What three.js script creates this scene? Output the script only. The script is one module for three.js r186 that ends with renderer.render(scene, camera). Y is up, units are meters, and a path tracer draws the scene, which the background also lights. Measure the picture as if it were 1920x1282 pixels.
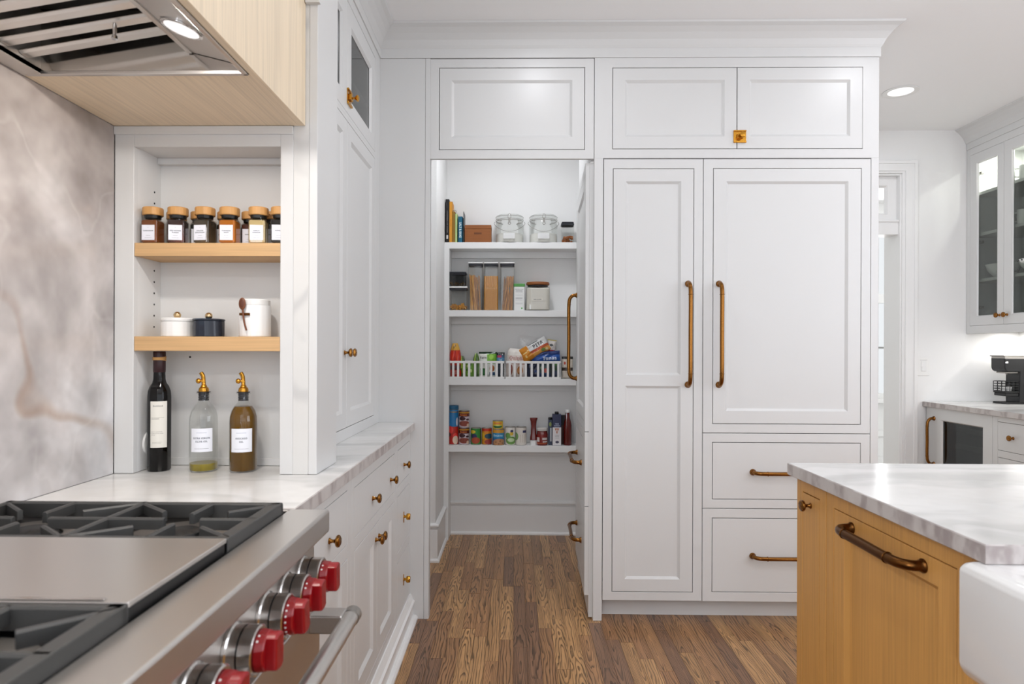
import * as THREE from 'three';
import { RoundedBoxGeometry } from 'three/addons/geometries/RoundedBoxGeometry.js';
import { mergeGeometries, toCreasedNormals } from 'three/addons/utils/BufferGeometryUtils.js';
import { RectAreaLightUniformsLib } from 'three/addons/lights/RectAreaLightUniformsLib.js';

// ---------------------------------------------------------------- camera, sky, exposure, large lights
const W = 1920, H = 1282, FOCAL = 1200;
const scene = new THREE.Scene();
const camera = new THREE.PerspectiveCamera(2 * Math.atan(H / 2 / FOCAL) * 180 / Math.PI, W / H, 0.05, 60);
camera.position.set(0, 1.251, 0);
camera.rotation.order = 'YXZ';
camera.rotation.set(0, 0.0155, 0.0035);
camera.setViewOffset(W, H, 12.1, -15.4, W, H);          // shift lens: verticals stay vertical
camera.focus = 2.9;
camera.userData.fStop = 5.0;
scene.add(camera);

scene.background = new THREE.Color(0.93, 0.97, 1.0);
scene.backgroundIntensity = 2.2;

const renderer = new THREE.WebGLRenderer({ antialias: true });
renderer.toneMapping = THREE.LinearToneMapping;
renderer.toneMappingExposure = 0.41;
renderer.shadowMap.enabled = true;
RectAreaLightUniformsLib.init();
const CEIL = 2.743;
const REAR_FILL = 2.0, RIGHT_FILL = 8, LEFT_FILL = 24, CAN_LIGHT = 140, PANTRY_LIGHT = 300, HOOD_LIGHT = 1150, CABINET_LIGHT = 0.35;
function areaLight(name, [x, y, z], [tx, ty, tz], w, h, power, color = 0xffffff) {
  const l = new THREE.RectAreaLight(color, power, w, h);
  l.name = name; l.position.set(x, y, z); l.lookAt(tx, ty, tz); scene.add(l); return l;
}
// fill light at three unseen windows added behind the camera
for (const x of [-0.25, 1.15, 2.55]) areaLight('window_fill_light', [x, 1.28, 3.44], [x, 1.28, 0], 1.1, 2.25, REAR_FILL, 0xeef4ff);

// fill light at two side windows added out of view to brighten the room
areaLight('window_fill_light', [-1.05, 1.28, 2.0], [3, 1.28, 2.0], 2.1, 2.25, LEFT_FILL, 0xeef4ff);
areaLight('window_fill_light', [3.35, 1.72, -0.65], [0, 1.72, -0.65], 2.4, 1.38, RIGHT_FILL, 0xeef4ff);

// ---------------------------------------------------------------- helpers
let seed = 7;
const rnd = () => { seed = (seed * 1664525 + 1013904223) >>> 0; return seed / 4294967296; };
const rr = (a, b) => a + (b - a) * rnd();
const used = {};
const numbered = (n) => { if (!(n in used)) { used[n] = 0; return n; } used[n]++; return n + '_' + String(used[n]).padStart(3, '0'); };
const V = (x, y, z) => new THREE.Vector3(x, y, z);
function shadow(m) { m.castShadow = m.receiveShadow = true; return m; }
function tag(o, label, category, group, kind) {
  if (label) o.userData.label = label; if (category) o.userData.category = category;
  if (group) o.userData.group = group; if (kind) o.userData.kind = kind; return o;
}
function thing(name, label, category, group, at, ry) {
  const g = new THREE.Group(); g.name = numbered(name); scene.add(g);
  if (at) g.position.set(...at); if (ry) g.rotation.y = ry;
  return tag(g, label, category, group);
}
function clean(g) {
  g = g.index ? g.toNonIndexed() : g;
  for (const k of Object.keys(g.attributes)) if (!['position', 'normal', 'uv'].includes(k)) g.deleteAttribute(k);
  if (!g.attributes.normal) g.computeVertexNormals();
  if (!g.attributes.uv) g.setAttribute('uv', new THREE.Float32BufferAttribute(new Float32Array(g.attributes.position.count * 2), 2));
  return g;
}
const merge = (a) => Array.isArray(a) ? (a.length === 1 ? a[0] : mergeGeometries(a.flat(5).map(clean))) : a;
function part(parent, name, geo, mat, label) {
  const m = shadow(new THREE.Mesh(merge(geo), mat)); m.name = name; parent.add(m);
  if (label) m.userData.label = label; return m;
}
function solo(name, label, category, geo, mat, group) {
  const m = shadow(new THREE.Mesh(merge(geo), mat)); m.name = numbered(name); scene.add(m);
  return tag(m, label, category, group);
}
function struct(name, geo, mat, parent = scene) {
  const m = shadow(new THREE.Mesh(merge(geo), mat)); m.name = numbered(name); parent.add(m);
  if (parent === scene) m.userData.kind = 'structure'; return m;
}
// moves the origin of a thing to the middle of its base
function rebase(g) {
  const p = g.position.clone(), q = g.rotation.y; g.position.set(0, 0, 0); g.rotation.y = 0; g.updateMatrixWorld(true);
  const b = new THREE.Box3().setFromObject(g), c = V((b.min.x + b.max.x) / 2, b.min.y, (b.min.z + b.max.z) / 2);
  for (const k of g.children) k.position.sub(c);
  g.rotation.y = q; g.position.copy(p).add(c.clone().applyAxisAngle(V(0, 1, 0), q)); return g;
}
function uvBox(g, rot = false, ou = 0, ov = 0) {          // uv in metres by the dominant axis of the normal
  g = clean(g); const p = g.attributes.position, n = g.attributes.normal, u = g.attributes.uv;
  for (let i = 0; i < p.count; i++) {
    const ax = Math.abs(n.getX(i)), ay = Math.abs(n.getY(i)), az = Math.abs(n.getZ(i));
    let a, b; if (ay >= ax && ay >= az) { a = p.getX(i); b = p.getZ(i); } else if (ax >= az) { a = p.getZ(i); b = p.getY(i); } else { a = p.getX(i); b = p.getY(i); }
    if (rot) [a, b] = [b, a]; u.setXY(i, a + ou, b + ov);
  }
  return g;
}
function bx(x0, x1, y0, y1, z0, z1, r = 0.0015, rot = false) {
  const w = Math.abs(x1 - x0), h = Math.abs(y1 - y0), d = Math.abs(z1 - z0); r = Math.min(r, w * 0.45, h * 0.45, d * 0.45);
  const g = r > 0.0004 ? new RoundedBoxGeometry(w, h, d, r > 0.004 ? 3 : 1, r) : new THREE.BoxGeometry(w, h, d);
  g.translate((x0 + x1) / 2, (y0 + y1) / 2, (z0 + z1) / 2); return uvBox(g, rot);
}
function rod(a, b, r0, r1 = r0, seg = 16) {
  const d = b.clone().sub(a), g = new THREE.CylinderGeometry(r1, r0, d.length(), seg, 1);
  g.translate(0, d.length() / 2, 0); g.applyQuaternion(new THREE.Quaternion().setFromUnitVectors(V(0, 1, 0), d.normalize())); g.translate(a.x, a.y, a.z); return clean(g);
}
function tube(pts, r, seg = 40, rad = 10, closed = false) { return clean(new THREE.TubeGeometry(new THREE.CatmullRomCurve3(pts.map((p) => p.isVector3 ? p : V(...p)), closed, 'centripetal'), seg, r, rad, closed)); }
function lathe(prof, seg = 32, crease = 0.7) { return toCreasedNormals(clean(new THREE.LatheGeometry(prof.map(([r, y]) => new THREE.Vector2(Math.max(r, 1e-5), y)), seg)), crease); }
function rect(s, x0, y0, x1, y1) { s.moveTo(x0, y0); s.lineTo(x1, y0); s.lineTo(x1, y1); s.lineTo(x0, y1); s.closePath(); return s; }
function extr(shape, depth, bev = 0, steps = 6) {
  const g = new THREE.ExtrudeGeometry(shape, { depth: depth - 2 * bev, bevelEnabled: bev > 0, bevelThickness: bev, bevelSize: bev, bevelOffset: -bev, bevelSegments: bev > 0.003 ? 3 : 1, curveSegments: steps });
  g.translate(0, 0, bev); return clean(g);
}
// flat frame in the local xy plane, face at z = 0
function frame(x0, y0, x1, y1, l, b, r, t, thick = 0.02, bev = 0.0012) {
  const s = rect(new THREE.Shape(), x0, y0, x1, y1); s.holes.push(rect(new THREE.Path(), x0 + l, y0 + b, x1 - r, y1 - t));
  return uvBox(extr(s, thick, bev).translate(0, 0, -thick));
}
// sloped bead round the inside of a frame opening
function bead(x0, y0, x1, y1, inset = 0.011, z0 = -0.001, z1 = -0.009) {
  const P = [], a = [[x0, y0], [x1, y0], [x1, y1], [x0, y1]], i = inset, b = [[x0 + i, y0 + i], [x1 - i, y0 + i], [x1 - i, y1 - i], [x0 + i, y1 - i]];
  for (let k = 0; k < 4; k++) { const n = (k + 1) % 4, A = [...a[k], z0], B = [...a[n], z0], C = [...b[n], z1], D = [...b[k], z1]; P.push(...A, ...B, ...C, ...A, ...C, ...D); }
  const g = new THREE.BufferGeometry(); g.setAttribute('position', new THREE.Float32BufferAttribute(P, 3)); g.computeVertexNormals(); return clean(g);
}
// a five-piece door: [frame with bead, recessed panel]
function shaker(x0, y0, x1, y1, rail = 0.06, { mid, thick = 0.02, deep = 0.009, wood } = {}) {
  const fr = [], pn = [], open = mid ? [[y0 + rail, mid[0]], [mid[1], y1 - rail]] : [[y0 + rail, y1 - rail]];
  const s = rect(new THREE.Shape(), x0, y0, x1, y1);
  for (const [a, b] of open) s.holes.push(rect(new THREE.Path(), x0 + rail, a, x1 - rail, b));
  fr.push(uvBox(extr(s, thick, 0.0012).translate(0, 0, -thick)));
  for (const [a, b] of open) { fr.push(bead(x0 + rail, a, x1 - rail, b, 0.01, -0.001, -deep)); pn.push(bx(x0 + rail - 0.004, x1 - rail + 0.004, a - 0.004, b + 0.004, -deep - 0.006, -deep, 0)); }
  return [merge(fr), merge(pn)];
}
function sweep(path, prof, closedEnds = true) {             // path [x,z], profile [out,y]; out is on the right hand of (-dz, dx)
  const nrm = [], n = path.length; for (let i = 0; i < n - 1; i++) { const dx = path[i + 1][0] - path[i][0], dz = path[i + 1][1] - path[i][1], l = Math.hypot(dx, dz); nrm.push([-dz / l, dx / l]); }
  const mit = path.map((_, i) => { const a = nrm[Math.max(0, i - 1)], b = nrm[Math.min(n - 2, i)], x = a[0] + b[0], z = a[1] + b[1], k = 2 / (x * x + z * z); return [x * k, z * k]; });
  const P = [], at = (i, j) => [path[i][0] + mit[i][0] * prof[j][0], prof[j][1], path[i][1] + mit[i][1] * prof[j][0]];
  for (let i = 0; i < n - 1; i++) for (let j = 0; j < prof.length; j++) { const k = (j + 1) % prof.length; const A = at(i, j), B = at(i + 1, j), C = at(i + 1, k), D = at(i, k); P.push(...A, ...B, ...C, ...A, ...C, ...D); }
  if (closedEnds) for (const i of [0, n - 1]) { const tri = THREE.ShapeUtils.triangulateShape(prof.map((p) => new THREE.Vector2(...p)), []); for (const t of tri) for (const j of t) P.push(...at(i, j)); }
  const g = new THREE.BufferGeometry(); g.setAttribute('position', new THREE.Float32BufferAttribute(P, 3)); g.computeVertexNormals(); return uvBox(g);
}
const turnY = (g, a) => { g = g.clone(); g.rotateY(a); return g; };
const move = (g, x, y, z) => { g = g.clone(); g.translate(x, y, z); return g; };

// ---------------------------------------------------------------- noise and textures
const perm = new Uint8Array(512); { const p = [...Array(256).keys()]; for (let i = 255; i > 0; i--) { const j = Math.floor(rnd() * (i + 1)); [p[i], p[j]] = [p[j], p[i]]; } for (let i = 0; i < 512; i++) perm[i] = p[i & 255]; }
function vnoise(x, y, px = 256, py = 256) {                 // tileable value noise
  const xi = Math.floor(x), yi = Math.floor(y), fx = x - xi, fy = y - yi, u = fx * fx * (3 - 2 * fx), v = fy * fy * (3 - 2 * fy);
  const h = (a, b) => perm[(perm[((a % px) + px) % px & 255] + (((b % py) + py) % py)) & 255] / 255;
  return (h(xi, yi) * (1 - u) + h(xi + 1, yi) * u) * (1 - v) + (h(xi, yi + 1) * (1 - u) + h(xi + 1, yi + 1) * u) * v;
}
function fbm(x, y, o = 4, px = 256, py = 256) { let s = 0, a = 0.5, t = 0; for (let i = 0; i < o; i++) { s += a * vnoise(x, y, px, py); t += a; a *= 0.5; x *= 2; y *= 2; px *= 2; py *= 2; } return s / t; }
const mixc = (a, b, t) => [a[0] + (b[0] - a[0]) * t, a[1] + (b[1] - a[1]) * t, a[2] + (b[2] - a[2]) * t];
const sst = (a, b, x) => { const t = Math.min(1, Math.max(0, (x - a) / (b - a))); return t * t * (3 - 2 * t); };
function dataTex(w, h, fn, { srgb = true, rep = [1, 1] } = {}) {
  const d = new Uint8Array(w * h * 4);
  for (let y = 0; y < h; y++) for (let x = 0; x < w; x++) { const c = fn(x / w, y / h), i = (y * w + x) * 4; for (let k = 0; k < 3; k++) d[i + k] = Math.max(0, Math.min(255, c[k])); d[i + 3] = 255; }
  const t = new THREE.DataTexture(d, w, h, THREE.RGBAFormat); t.wrapS = t.wrapT = THREE.RepeatWrapping; t.magFilter = THREE.LinearFilter; t.minFilter = THREE.LinearMipmapLinearFilter; t.generateMipmaps = true;
  if (srgb) t.colorSpace = THREE.SRGBColorSpace; t.repeat.set(...rep); t.needsUpdate = true; return t;
}
function print(w, h, fn, bg = '#fff') {                     // flat print on a canvas
  const c = document.createElement('canvas'); c.width = w; c.height = h; const x = c.getContext('2d'); x.fillStyle = bg; x.fillRect(0, 0, w, h); fn(x, w, h);
  const t = new THREE.CanvasTexture(c); t.colorSpace = THREE.SRGBColorSpace; t.wrapS = t.wrapT = THREE.ClampToEdgeWrapping; return t;
}
function lines(x, arr, w, y0, size, gap, color = '#333', font = 'sans-serif', weight = 'bold') { x.fillStyle = color; x.textAlign = 'center'; x.font = weight + ' ' + size + 'px ' + font; arr.forEach((s, i) => x.fillText(s, w / 2, y0 + i * gap)); }

// pale quartzite of the worktops: cloudy with soft slanting grey streaks (2 m tile)
const texCounter = dataTex(1024, 1024, (u, v) => {
  const wx = fbm(u * 4, v * 4, 4, 4, 4) * 1.6, st = fbm(u * 3 + wx, v * 22 + wx * 3, 4, 3, 22), cl = fbm(u * 5 + 9, v * 5 + 3, 5, 5, 5), f = fbm(u * 60, v * 60, 2, 60, 60);
  let c = mixc([228, 227, 225], [196, 195, 193], sst(0.46, 0.8, st) * 0.85); c = mixc(c, [226, 221, 215], sst(0.5, 0.8, cl) * 0.4); const k = (f - 0.5) * 8; return [c[0] + k, c[1] + k, c[2] + k];
}, { rep: [0.5, 0.5] });
// cut edge of the slab: greyer and mottled
const texEdge = dataTex(512, 256, (u, v) => { const a = fbm(u * 40, v * 10, 4, 40, 10), b = fbm(u * 12 + 4, v * 6, 3, 12, 6); let c = mixc([196, 190, 187], [160, 150, 148], sst(0.4, 0.75, a)); return mixc(c, [208, 203, 199], sst(0.5, 0.8, b) * 0.6); }, { rep: [1, 2] });
// warm slab behind the range: greige clouds, white drifts, brown veins (2.2 m tile)
const texSplash = dataTex(1024, 1024, (u, v) => {
  const w1 = fbm(u * 3, v * 3, 4, 3, 3), w2 = fbm(u * 3 + 7, v * 3 + 2, 4, 3, 3), cl = fbm(u * 6 + w1 * 2, v * 6 + w2 * 2, 5, 6, 6), big = fbm(u * 2 + 5 + w2, v * 2 + 1 + w1, 3, 2, 2), fine = fbm(u * 50, v * 50, 3, 50, 50);
  const low = sst(0.74, 0.5, v + (big - 0.5) * 0.5 + (cl - 0.5) * 0.25), mot = fbm(u * 22 + w1 * 3, v * 22 + w2 * 3, 4, 22, 22); let c = mixc([140, 128, 123], [170, 161, 156], sst(0.3, 0.7, cl)); c = mixc(c, [214, 214, 216], low * (0.55 + 0.5 * sst(0.4, 0.65, cl))); const mk = (mot - 0.5) * 60; c = [c[0] + mk, c[1] + mk, c[2] + mk];
  const r1 = Math.abs(fbm(u * 3 + w1 * 1.5 + 3, v * 3 + w2 * 1.5 + 8, 4, 3, 3) - 0.5), vein = 1 - sst(0, 0.012 + 0.03 * fbm(u * 8, v * 8, 2, 8, 8), r1), r2 = Math.abs(fbm(u * 7 + w2, v * 7 + w1, 4, 7, 7) - 0.5);
  c = mixc(c, [140, 104, 78], vein * sst(0.5, 0.7, w2) * 0.38); c = mixc(c, [242, 240, 236], (1 - sst(0, 0.02, r2)) * 0.1); const k = (fine - 0.5) * 22; return [c[0] + k, c[1] + k, c[2] + k];
}, { rep: [0.45, 0.45] });
// straight oak grain, running along v (0.5 x 1 m tile), near white so that the material colours it
const oakGrain = (u, v) => { const d = fbm(u * 6, v * 2, 3, 6, 2) * 0.25, g = fbm(u * 110 + d * 8, v * 3, 3, 110, 3), f = fbm(u * 220, v * 8, 2, 220, 8), b = fbm(u * 9 + d, v * 1 + 3, 2, 9, 1); return 1 - 0.04 * sst(0.4, 0.85, g) - 0.08 * (f - 0.3) - 0.03 * (b - 0.4); };
const texOak = dataTex(512, 512, (u, v) => { const k = oakGrain(u, v); return [248 * k, 247 * k, 244 * k - 4]; }, { rep: [2, 1] });
const texSteel = dataTex(256, 256, (u, v) => { const k = 120 + 110 * (fbm(u * 4, v * 120, 2, 4, 120) - 0.5); return [k, k, k]; }, { srgb: false, rep: [2, 2] });
// floor boards: growth rings of a sawn log cut by the board's face, dark pores between them
const boardTex = [0, 1, 2, 3, 4, 5, 6, 7].map((n) => {
  const cx = rr(0.25, 0.75), dep = rr(0.05, 0.5), slope = rr(0.7, 1.7) * (n % 2 ? 1 : -1), rift = n % 4 === 3, o = n * 13.7;
  return dataTex(128, 1024, (u, v) => {
    const wob = fbm(u * 2 + o, v * 6 + o, 3, 64, 6) * 0.5, x = (u - cx + (fbm(o, v * 4, 2, 256, 4) - 0.5) * 0.5), y = dep + (v - 0.5) * slope + wob * 0.9;
    const r = rift ? u * 5 + wob * 5 : Math.sqrt(x * x * 1.3 + y * y * 0.5) * 10 + wob * 2.4, fr = r - Math.floor(r);
    const line = sst(0.45, 0.9, fr) * (1 - sst(0.93, 1.0, fr)), pore = fbm(u * 40 + o, v * 26, 3, 256, 26), streak = fbm(u * 5 + o, v * 3, 3, 64, 3);
    let k = 1.05 - 0.44 * line * (0.4 + 0.95 * pore) - 0.12 * sst(0.55, 0.8, pore) - 0.26 * (streak - 0.5); return [255 * k * 0.9, 252 * k * 0.885, 246 * k * 0.87];
  });
});
// blue-black stone of the small canister, white stone of the tall one
const texNavy = dataTex(128, 128, (u, v) => { const w = fbm(u * 4, v * 4, 3, 4, 4), r = Math.abs(fbm(u * 4 + w * 2, v * 4 + w, 4, 4, 4) - 0.5); return mixc(mixc([28, 34, 46], [44, 62, 84], sst(0.4, 0.7, w)), [150, 165, 180], (1 - sst(0, 0.02, r)) * 0.5); });
const texWhiteStone = dataTex(256, 256, (u, v) => { const w = fbm(u * 3, v * 3, 4, 3, 3), r = Math.abs(fbm(u * 3 + w * 1.5, v * 3 + w, 4, 3, 3) - 0.5); return mixc([240, 240, 239], [205, 206, 208], (1 - sst(0, 0.05, r)) * 0.7 * w * 1.4); });
// ---------------------------------------------------------------- materials
const std = (color, roughness = 0.5, metalness = 0, extra = {}) => new THREE.MeshStandardMaterial({ color, roughness, metalness, ...extra });
const phy = (o) => new THREE.MeshPhysicalMaterial(o);
const M = {
  paint: std(0xd8d8d7, 0.34), wall: std(0xefefee, 0.75), ceil: std(0xfbfbfb, 0.85), trim: std(0xf0f0ef, 0.42), pantry: std(0xececeb, 0.6), nichePaint: std(0xdededd, 0.5),
  counter: std(0xffffff, 0.2, 0, { map: texCounter }), edge: std(0xffffff, 0.3, 0, { map: texEdge }), pilaster: std(0xe6e5e3, 0.35, 0, { map: texWhiteStone }), splash: std(0xffffff, 0.22, 0, { map: texSplash }),
  hoodOak: std(0xf8e5cd, 0.5, 0, { map: texOak }), shelfOak: std(0xdcb384, 0.55, 0, { map: texOak }), islandOak: std(0xdca45d, 0.45, 0, { map: texOak }), bamboo: std(0xdca566, 0.5, 0, { map: texOak }), walnut: std(0x9a5a26, 0.45, 0, { map: texOak }), spoonWood: std(0x7a4526, 0.45, 0, { map: texOak }),
  steel: std(0xcecac6, 0.29, 0.95), steelDull: std(0xa5a19c, 0.42, 1), polished: std(0xcfccc8, 0.12, 1), chrome: std(0xe0e0e0, 0.08, 1), iron: std(0x474746, 0.48, 0.3), black: std(0x0b0b0c, 0.45), deck: std(0x1a1a1b, 0.35, 0.2), blackGloss: std(0x08090b, 0.28), rubber: std(0x1a1c24, 0.5),
  brass: std(0x9a6b33, 0.2, 1), bronze: std(0x865a2b, 0.24, 1), darkBronze: std(0x64401f, 0.3, 1), gold: std(0xc99238, 0.2, 1), baffle: std(0xe9e6e2, 0.34, 1), collar: std(0xcfccc9, 0.2, 1), pinkGold: std(0xd2b68c, 0.15, 1),
  red: phy({ color: 0x8c020d, roughness: 0.34, clearcoat: 0.15, clearcoatRoughness: 0.2 }), white: std(0xeeeeec, 0.45), porcelain: phy({ color: 0xf1f1f0, roughness: 0.1, clearcoat: 0.8 }), sinkClay: phy({ color: 0xeeeeed, roughness: 0.1, clearcoat: 0.7 }),
  glass: phy({ color: 0xffffff, roughness: 0.02, transmission: 1, thickness: 0, ior: 1.5 }), jarGlass: phy({ color: 0xf3f4f3, roughness: 0.03, transmission: 1, thickness: 0, ior: 1.5 }), greyGlass: phy({ color: 0xb9bdbb, roughness: 0.03, transmission: 1, thickness: 0, ior: 1.5 }), clearGlass: phy({ color: 0xdfe2df, roughness: 0.02, transmission: 1, thickness: 0, ior: 1.5 }), darkGlass: phy({ color: 0x8b8f8e, roughness: 0.03, transmission: 1, thickness: 0, ior: 1.5 }),
  wineGlass: phy({ color: 0x040303, roughness: 0.08, specularIntensity: 0.7 }), oil: phy({ color: 0x6c4a02, roughness: 0.2, specularIntensity: 0.3 }), oilPale: phy({ color: 0x9c8a14, roughness: 0.1 }),
  navyStone: std(0xffffff, 0.25, 0, { map: texNavy }), whiteStone: std(0xffffff, 0.3, 0, { map: texWhiteStone }),
  gap: std(0x2a2a2a, 0.9), interior: std(0xc9cac8, 0.6), coolerDark: std(0x17181a, 0.4), coolerWood: std(0x9c8f80, 0.6),  // gap: dark grey that puts shade into joints and hollows
  glow: new THREE.MeshStandardMaterial({ color: 0xffffff, emissive: 0xffffff, emissiveIntensity: 1.6, roughness: 0.6 }),
};
const boardTints = [0xb98e66, 0xa67f5c, 0xc3996c, 0x94725a, 0xb08560, 0xcaa072];
const boardMats = boardTex.map((t, i) => [0, 1, 2].map((k) => std(boardTints[(i * 2 + k * 3 + (i >> 1)) % 6], 0.33, 0, { map: t })));

// ---------------------------------------------------------------- the room
const Rl = Math.PI / 2, Rr = -Math.PI / 2;                      // local x = -z on faces that look to +x, = +z on faces that look to -x
const Zf = -2.97, Zb = -4.36, FLOOR_X0 = -0.52;
{ // floor: oak strip boards, each a piece of its own where it is in view
  const floor = struct('floor', bx(-1.4, 3.6, -0.06, -0.014, -7.2, 3.7, 0), std(0x4d3a29, 0.8));
  const BW = 0.0572, rest = [];
  const mk = (x0, x1, z0, z1, mats) => {
    const g = new RoundedBoxGeometry(x1 - x0 - 0.0006, 0.014, z1 - z0 - 0.0008, 1, 0.0008), u = clean(g), p = u.attributes.position, q = u.attributes.uv, n = u.attributes.normal;
    const off = rnd(), flip = rnd() < 0.5 ? -1 : 1;
    for (let i = 0; i < p.count; i++) q.setXY(i, 0.5 + (Math.abs(n.getY(i)) > 0.5 ? flip * p.getX(i) / BW * 0.98 : 0.3), off + p.getZ(i) / 1.35);
    u.translate((x0 + x1) / 2, -0.007, (z0 + z1) / 2); return u;
  };
  for (let r = 0; r * BW < 1.66; r++) {
    const x0 = FLOOR_X0 + r * BW; let z = -1.75 - rr(0, 0.4);
    const head = mk(x0, x0 + BW, z, -1.2); rest.push(head);
    while (z > Zb - 0.02) { const l = rr(0.35, 0.95), e = Math.max(z - l, Zb - 0.03); const i = Math.floor(rnd() * 8); part(floor, 'plank', mk(x0, x0 + BW, e, z), boardMats[i][Math.floor(rnd() * 3)]); z = e; }
  }
  const more = (xa, xb, za, zb) => { for (let x = xa; x < xb - 0.01; x += BW) { let z = za; while (z > zb) { const e = Math.max(z - rr(0.6, 1.4), zb); rest.push(mk(x, Math.min(x + BW, xb), e, z)); z = e; } } };
  more(FLOOR_X0, FLOOR_X0 + 29 * BW + 0.03, -1.2, 3.5); more(FLOOR_X0 + 30 * BW, 3.45, 3.5, -7.0); more(-1.3, FLOOR_X0, 3.5, Zb);
  const m = part(floor, 'far_planks', merge(rest), boardMats[2][1]); m.userData.kind = 'stuff';
}
struct('ceiling', bx(-1.4, 3.7, CEIL, CEIL + 0.1, -7.2, 3.7, 0), M.ceil);
{ // side walls, each with one wide unseen window added to light the low parts
  const wz = (n, k, xo, xi, zA, za, zb2, zB, y0, y1) => { struct(n, [bx(xo, xi, 0, CEIL, zA, za, 0), bx(xo, xi, 0, CEIL, zb2, zB, 0), bx(xo, xi, 0, y0, za, zb2, 0), bx(xo, xi, y1, CEIL, za, zb2, 0)], M.wall);
    const w = struct('window_' + k, frame(za, y0, zb2, y1, 0.05, 0.05, 0.05, 0.05, 0.06).rotateY(-Rl).translate((xo + xi) / 2 - 0.03, 0, 0), M.trim); part(w, 'mullion', bx((xo + xi) / 2 - 0.015, (xo + xi) / 2 + 0.015, y0, y1, (za + zb2) / 2 - 0.02, (za + zb2) / 2 + 0.02), M.trim); part(w, 'pane', bx((xo + xi) / 2 - 0.002, (xo + xi) / 2 + 0.002, y0 + 0.04, y1 - 0.04, za + 0.04, zb2 - 0.04, 0), M.glass); };
  wz('wall_left', 5, -1.3, -1.10, Zb, 0.9, 3.1, 3.5, 0.12, 2.45);
  wz('wall_right', 6, 3.40, 3.55, -4.54, -1.9, 0.6, 3.5, 1.0, 2.45);
}
struct('wall_back', [bx(-1.3, 1.74, 0, CEIL, Zb - 0.18, Zb, 0), bx(2.60, 3.55, 0, CEIL, Zb - 0.18, Zb, 0), bx(1.74, 2.60, 2.45, CEIL, Zb - 0.18, Zb, 0)], M.wall);
struct('wall_pantry_left', [bx(-1.10, -0.505, 0, CEIL, -3.78, -2.995, 0), bx(-1.10, -0.47, 0, CEIL, Zb, -3.78, 0)], M.pantry);
struct('wall_pantry_right', bx(0.445, 0.60, 0, CEIL, Zb, -3.70, 0), M.pantry);
{ // wall behind the camera with three tall glazed openings added for daylight
  const xs = [-0.25, 1.15, 2.55], y0 = 0.12, y1 = 2.45, parts = [bx(-1.3, 3.55, 0, y0, 3.5, 3.66, 0), bx(-1.3, 3.55, y1, CEIL, 3.5, 3.66, 0)]; let x = -1.3;
  for (const c of xs) { parts.push(bx(x, c - 0.6, y0, y1, 3.5, 3.66, 0)); x = c + 0.6; } parts.push(bx(x, 3.55, y0, y1, 3.5, 3.66, 0));
  struct('wall_front', parts, M.wall);
  xs.forEach((c, i) => { const w = struct('window', frame(c - 0.6, y0, c + 0.6, y1, 0.05, 0.05, 0.05, 0.05, 0.06).translate(0, 0, 3.6), M.trim); w.name = 'window_' + (i + 1); part(w, 'mullion', [bx(c - 0.012, c + 0.012, y0 + 0.05, y1 - 0.05, 3.55, 3.58)], M.trim); part(w, 'mullion', [bx(c - 0.55, c + 0.55, 1.62, 1.645, 3.551, 3.579)], M.trim); part(w, 'pane', bx(c - 0.55, c + 0.55, y0 + 0.05, y1 - 0.05, 3.563, 3.566, 0), M.glass); });
}
{ // passage beyond the doorway, with a bright window
  struct('wall_passage_left', bx(1.2, 1.35, 0, CEIL, -7.0, Zb - 0.18, 0), M.wall); struct('wall_passage_right', bx(5.2, 5.35, 0, CEIL, -7.0, Zb - 0.18, 0), M.wall);
  struct('wall_passage_near', bx(3.55, 5.35, 0, CEIL, Zb - 0.18, Zb, 0), M.wall); struct('ceiling_passage', bx(3.7, 5.4, CEIL, CEIL + 0.1, -7.2, -4.3, 0), M.ceil); struct('floor_passage', bx(1.2, 5.4, -0.06, 0.004, -7.2, Zb - 0.18, 0), std(0xd4d4d2, 0.5));
  const z = -6.5, a = 2.7, b = 4.6, y0 = 0.78, y1 = 2.62;
  struct('wall_passage_end', [bx(1.2, a, 0, CEIL, z - 0.15, z, 0), bx(b, 5.35, 0, CEIL, z - 0.15, z, 0), bx(a, b, 0, y0, z - 0.15, z, 0), bx(a, b, y1, CEIL, z - 0.15, z, 0)], M.trim);
  const w = struct('window_4', frame(a, y0, b, y1, 0.05, 0.05, 0.05, 0.05, 0.06).translate(0, 0, z), M.trim);
  part(w, 'mullion', [bx(3.625, 3.665, y0, y1, z - 0.06, z - 0.02), bx(a, b, 1.28, 1.3, z - 0.06, z - 0.03)], std(0x9a9a98, 0.5)); part(w, 'mullion', bx(a, b, 1.74, 1.83, z - 0.075, z - 0.015), M.trim);
  part(w, 'pane', bx(a + 0.04, b - 0.04, y0 + 0.04, y1 - 0.04, z - 0.05, z - 0.047, 0), M.glass); part(w, 'window_sill', bx(a - 0.08, b + 0.08, y0 - 0.04, y0, z, z + 0.08), M.trim);
  struct('baseboard_passage', [bx(1.35, 5.2, 0.0, 0.20, z, z + 0.02), bx(1.35, 5.2, 0.40, 0.46, z, z + 0.025)], M.trim);
  areaLight('window_fill_light', [3.65, 1.7, z + 0.12], [3.65, 1.7, 0], 1.8, 1.8, 10);
}
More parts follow.
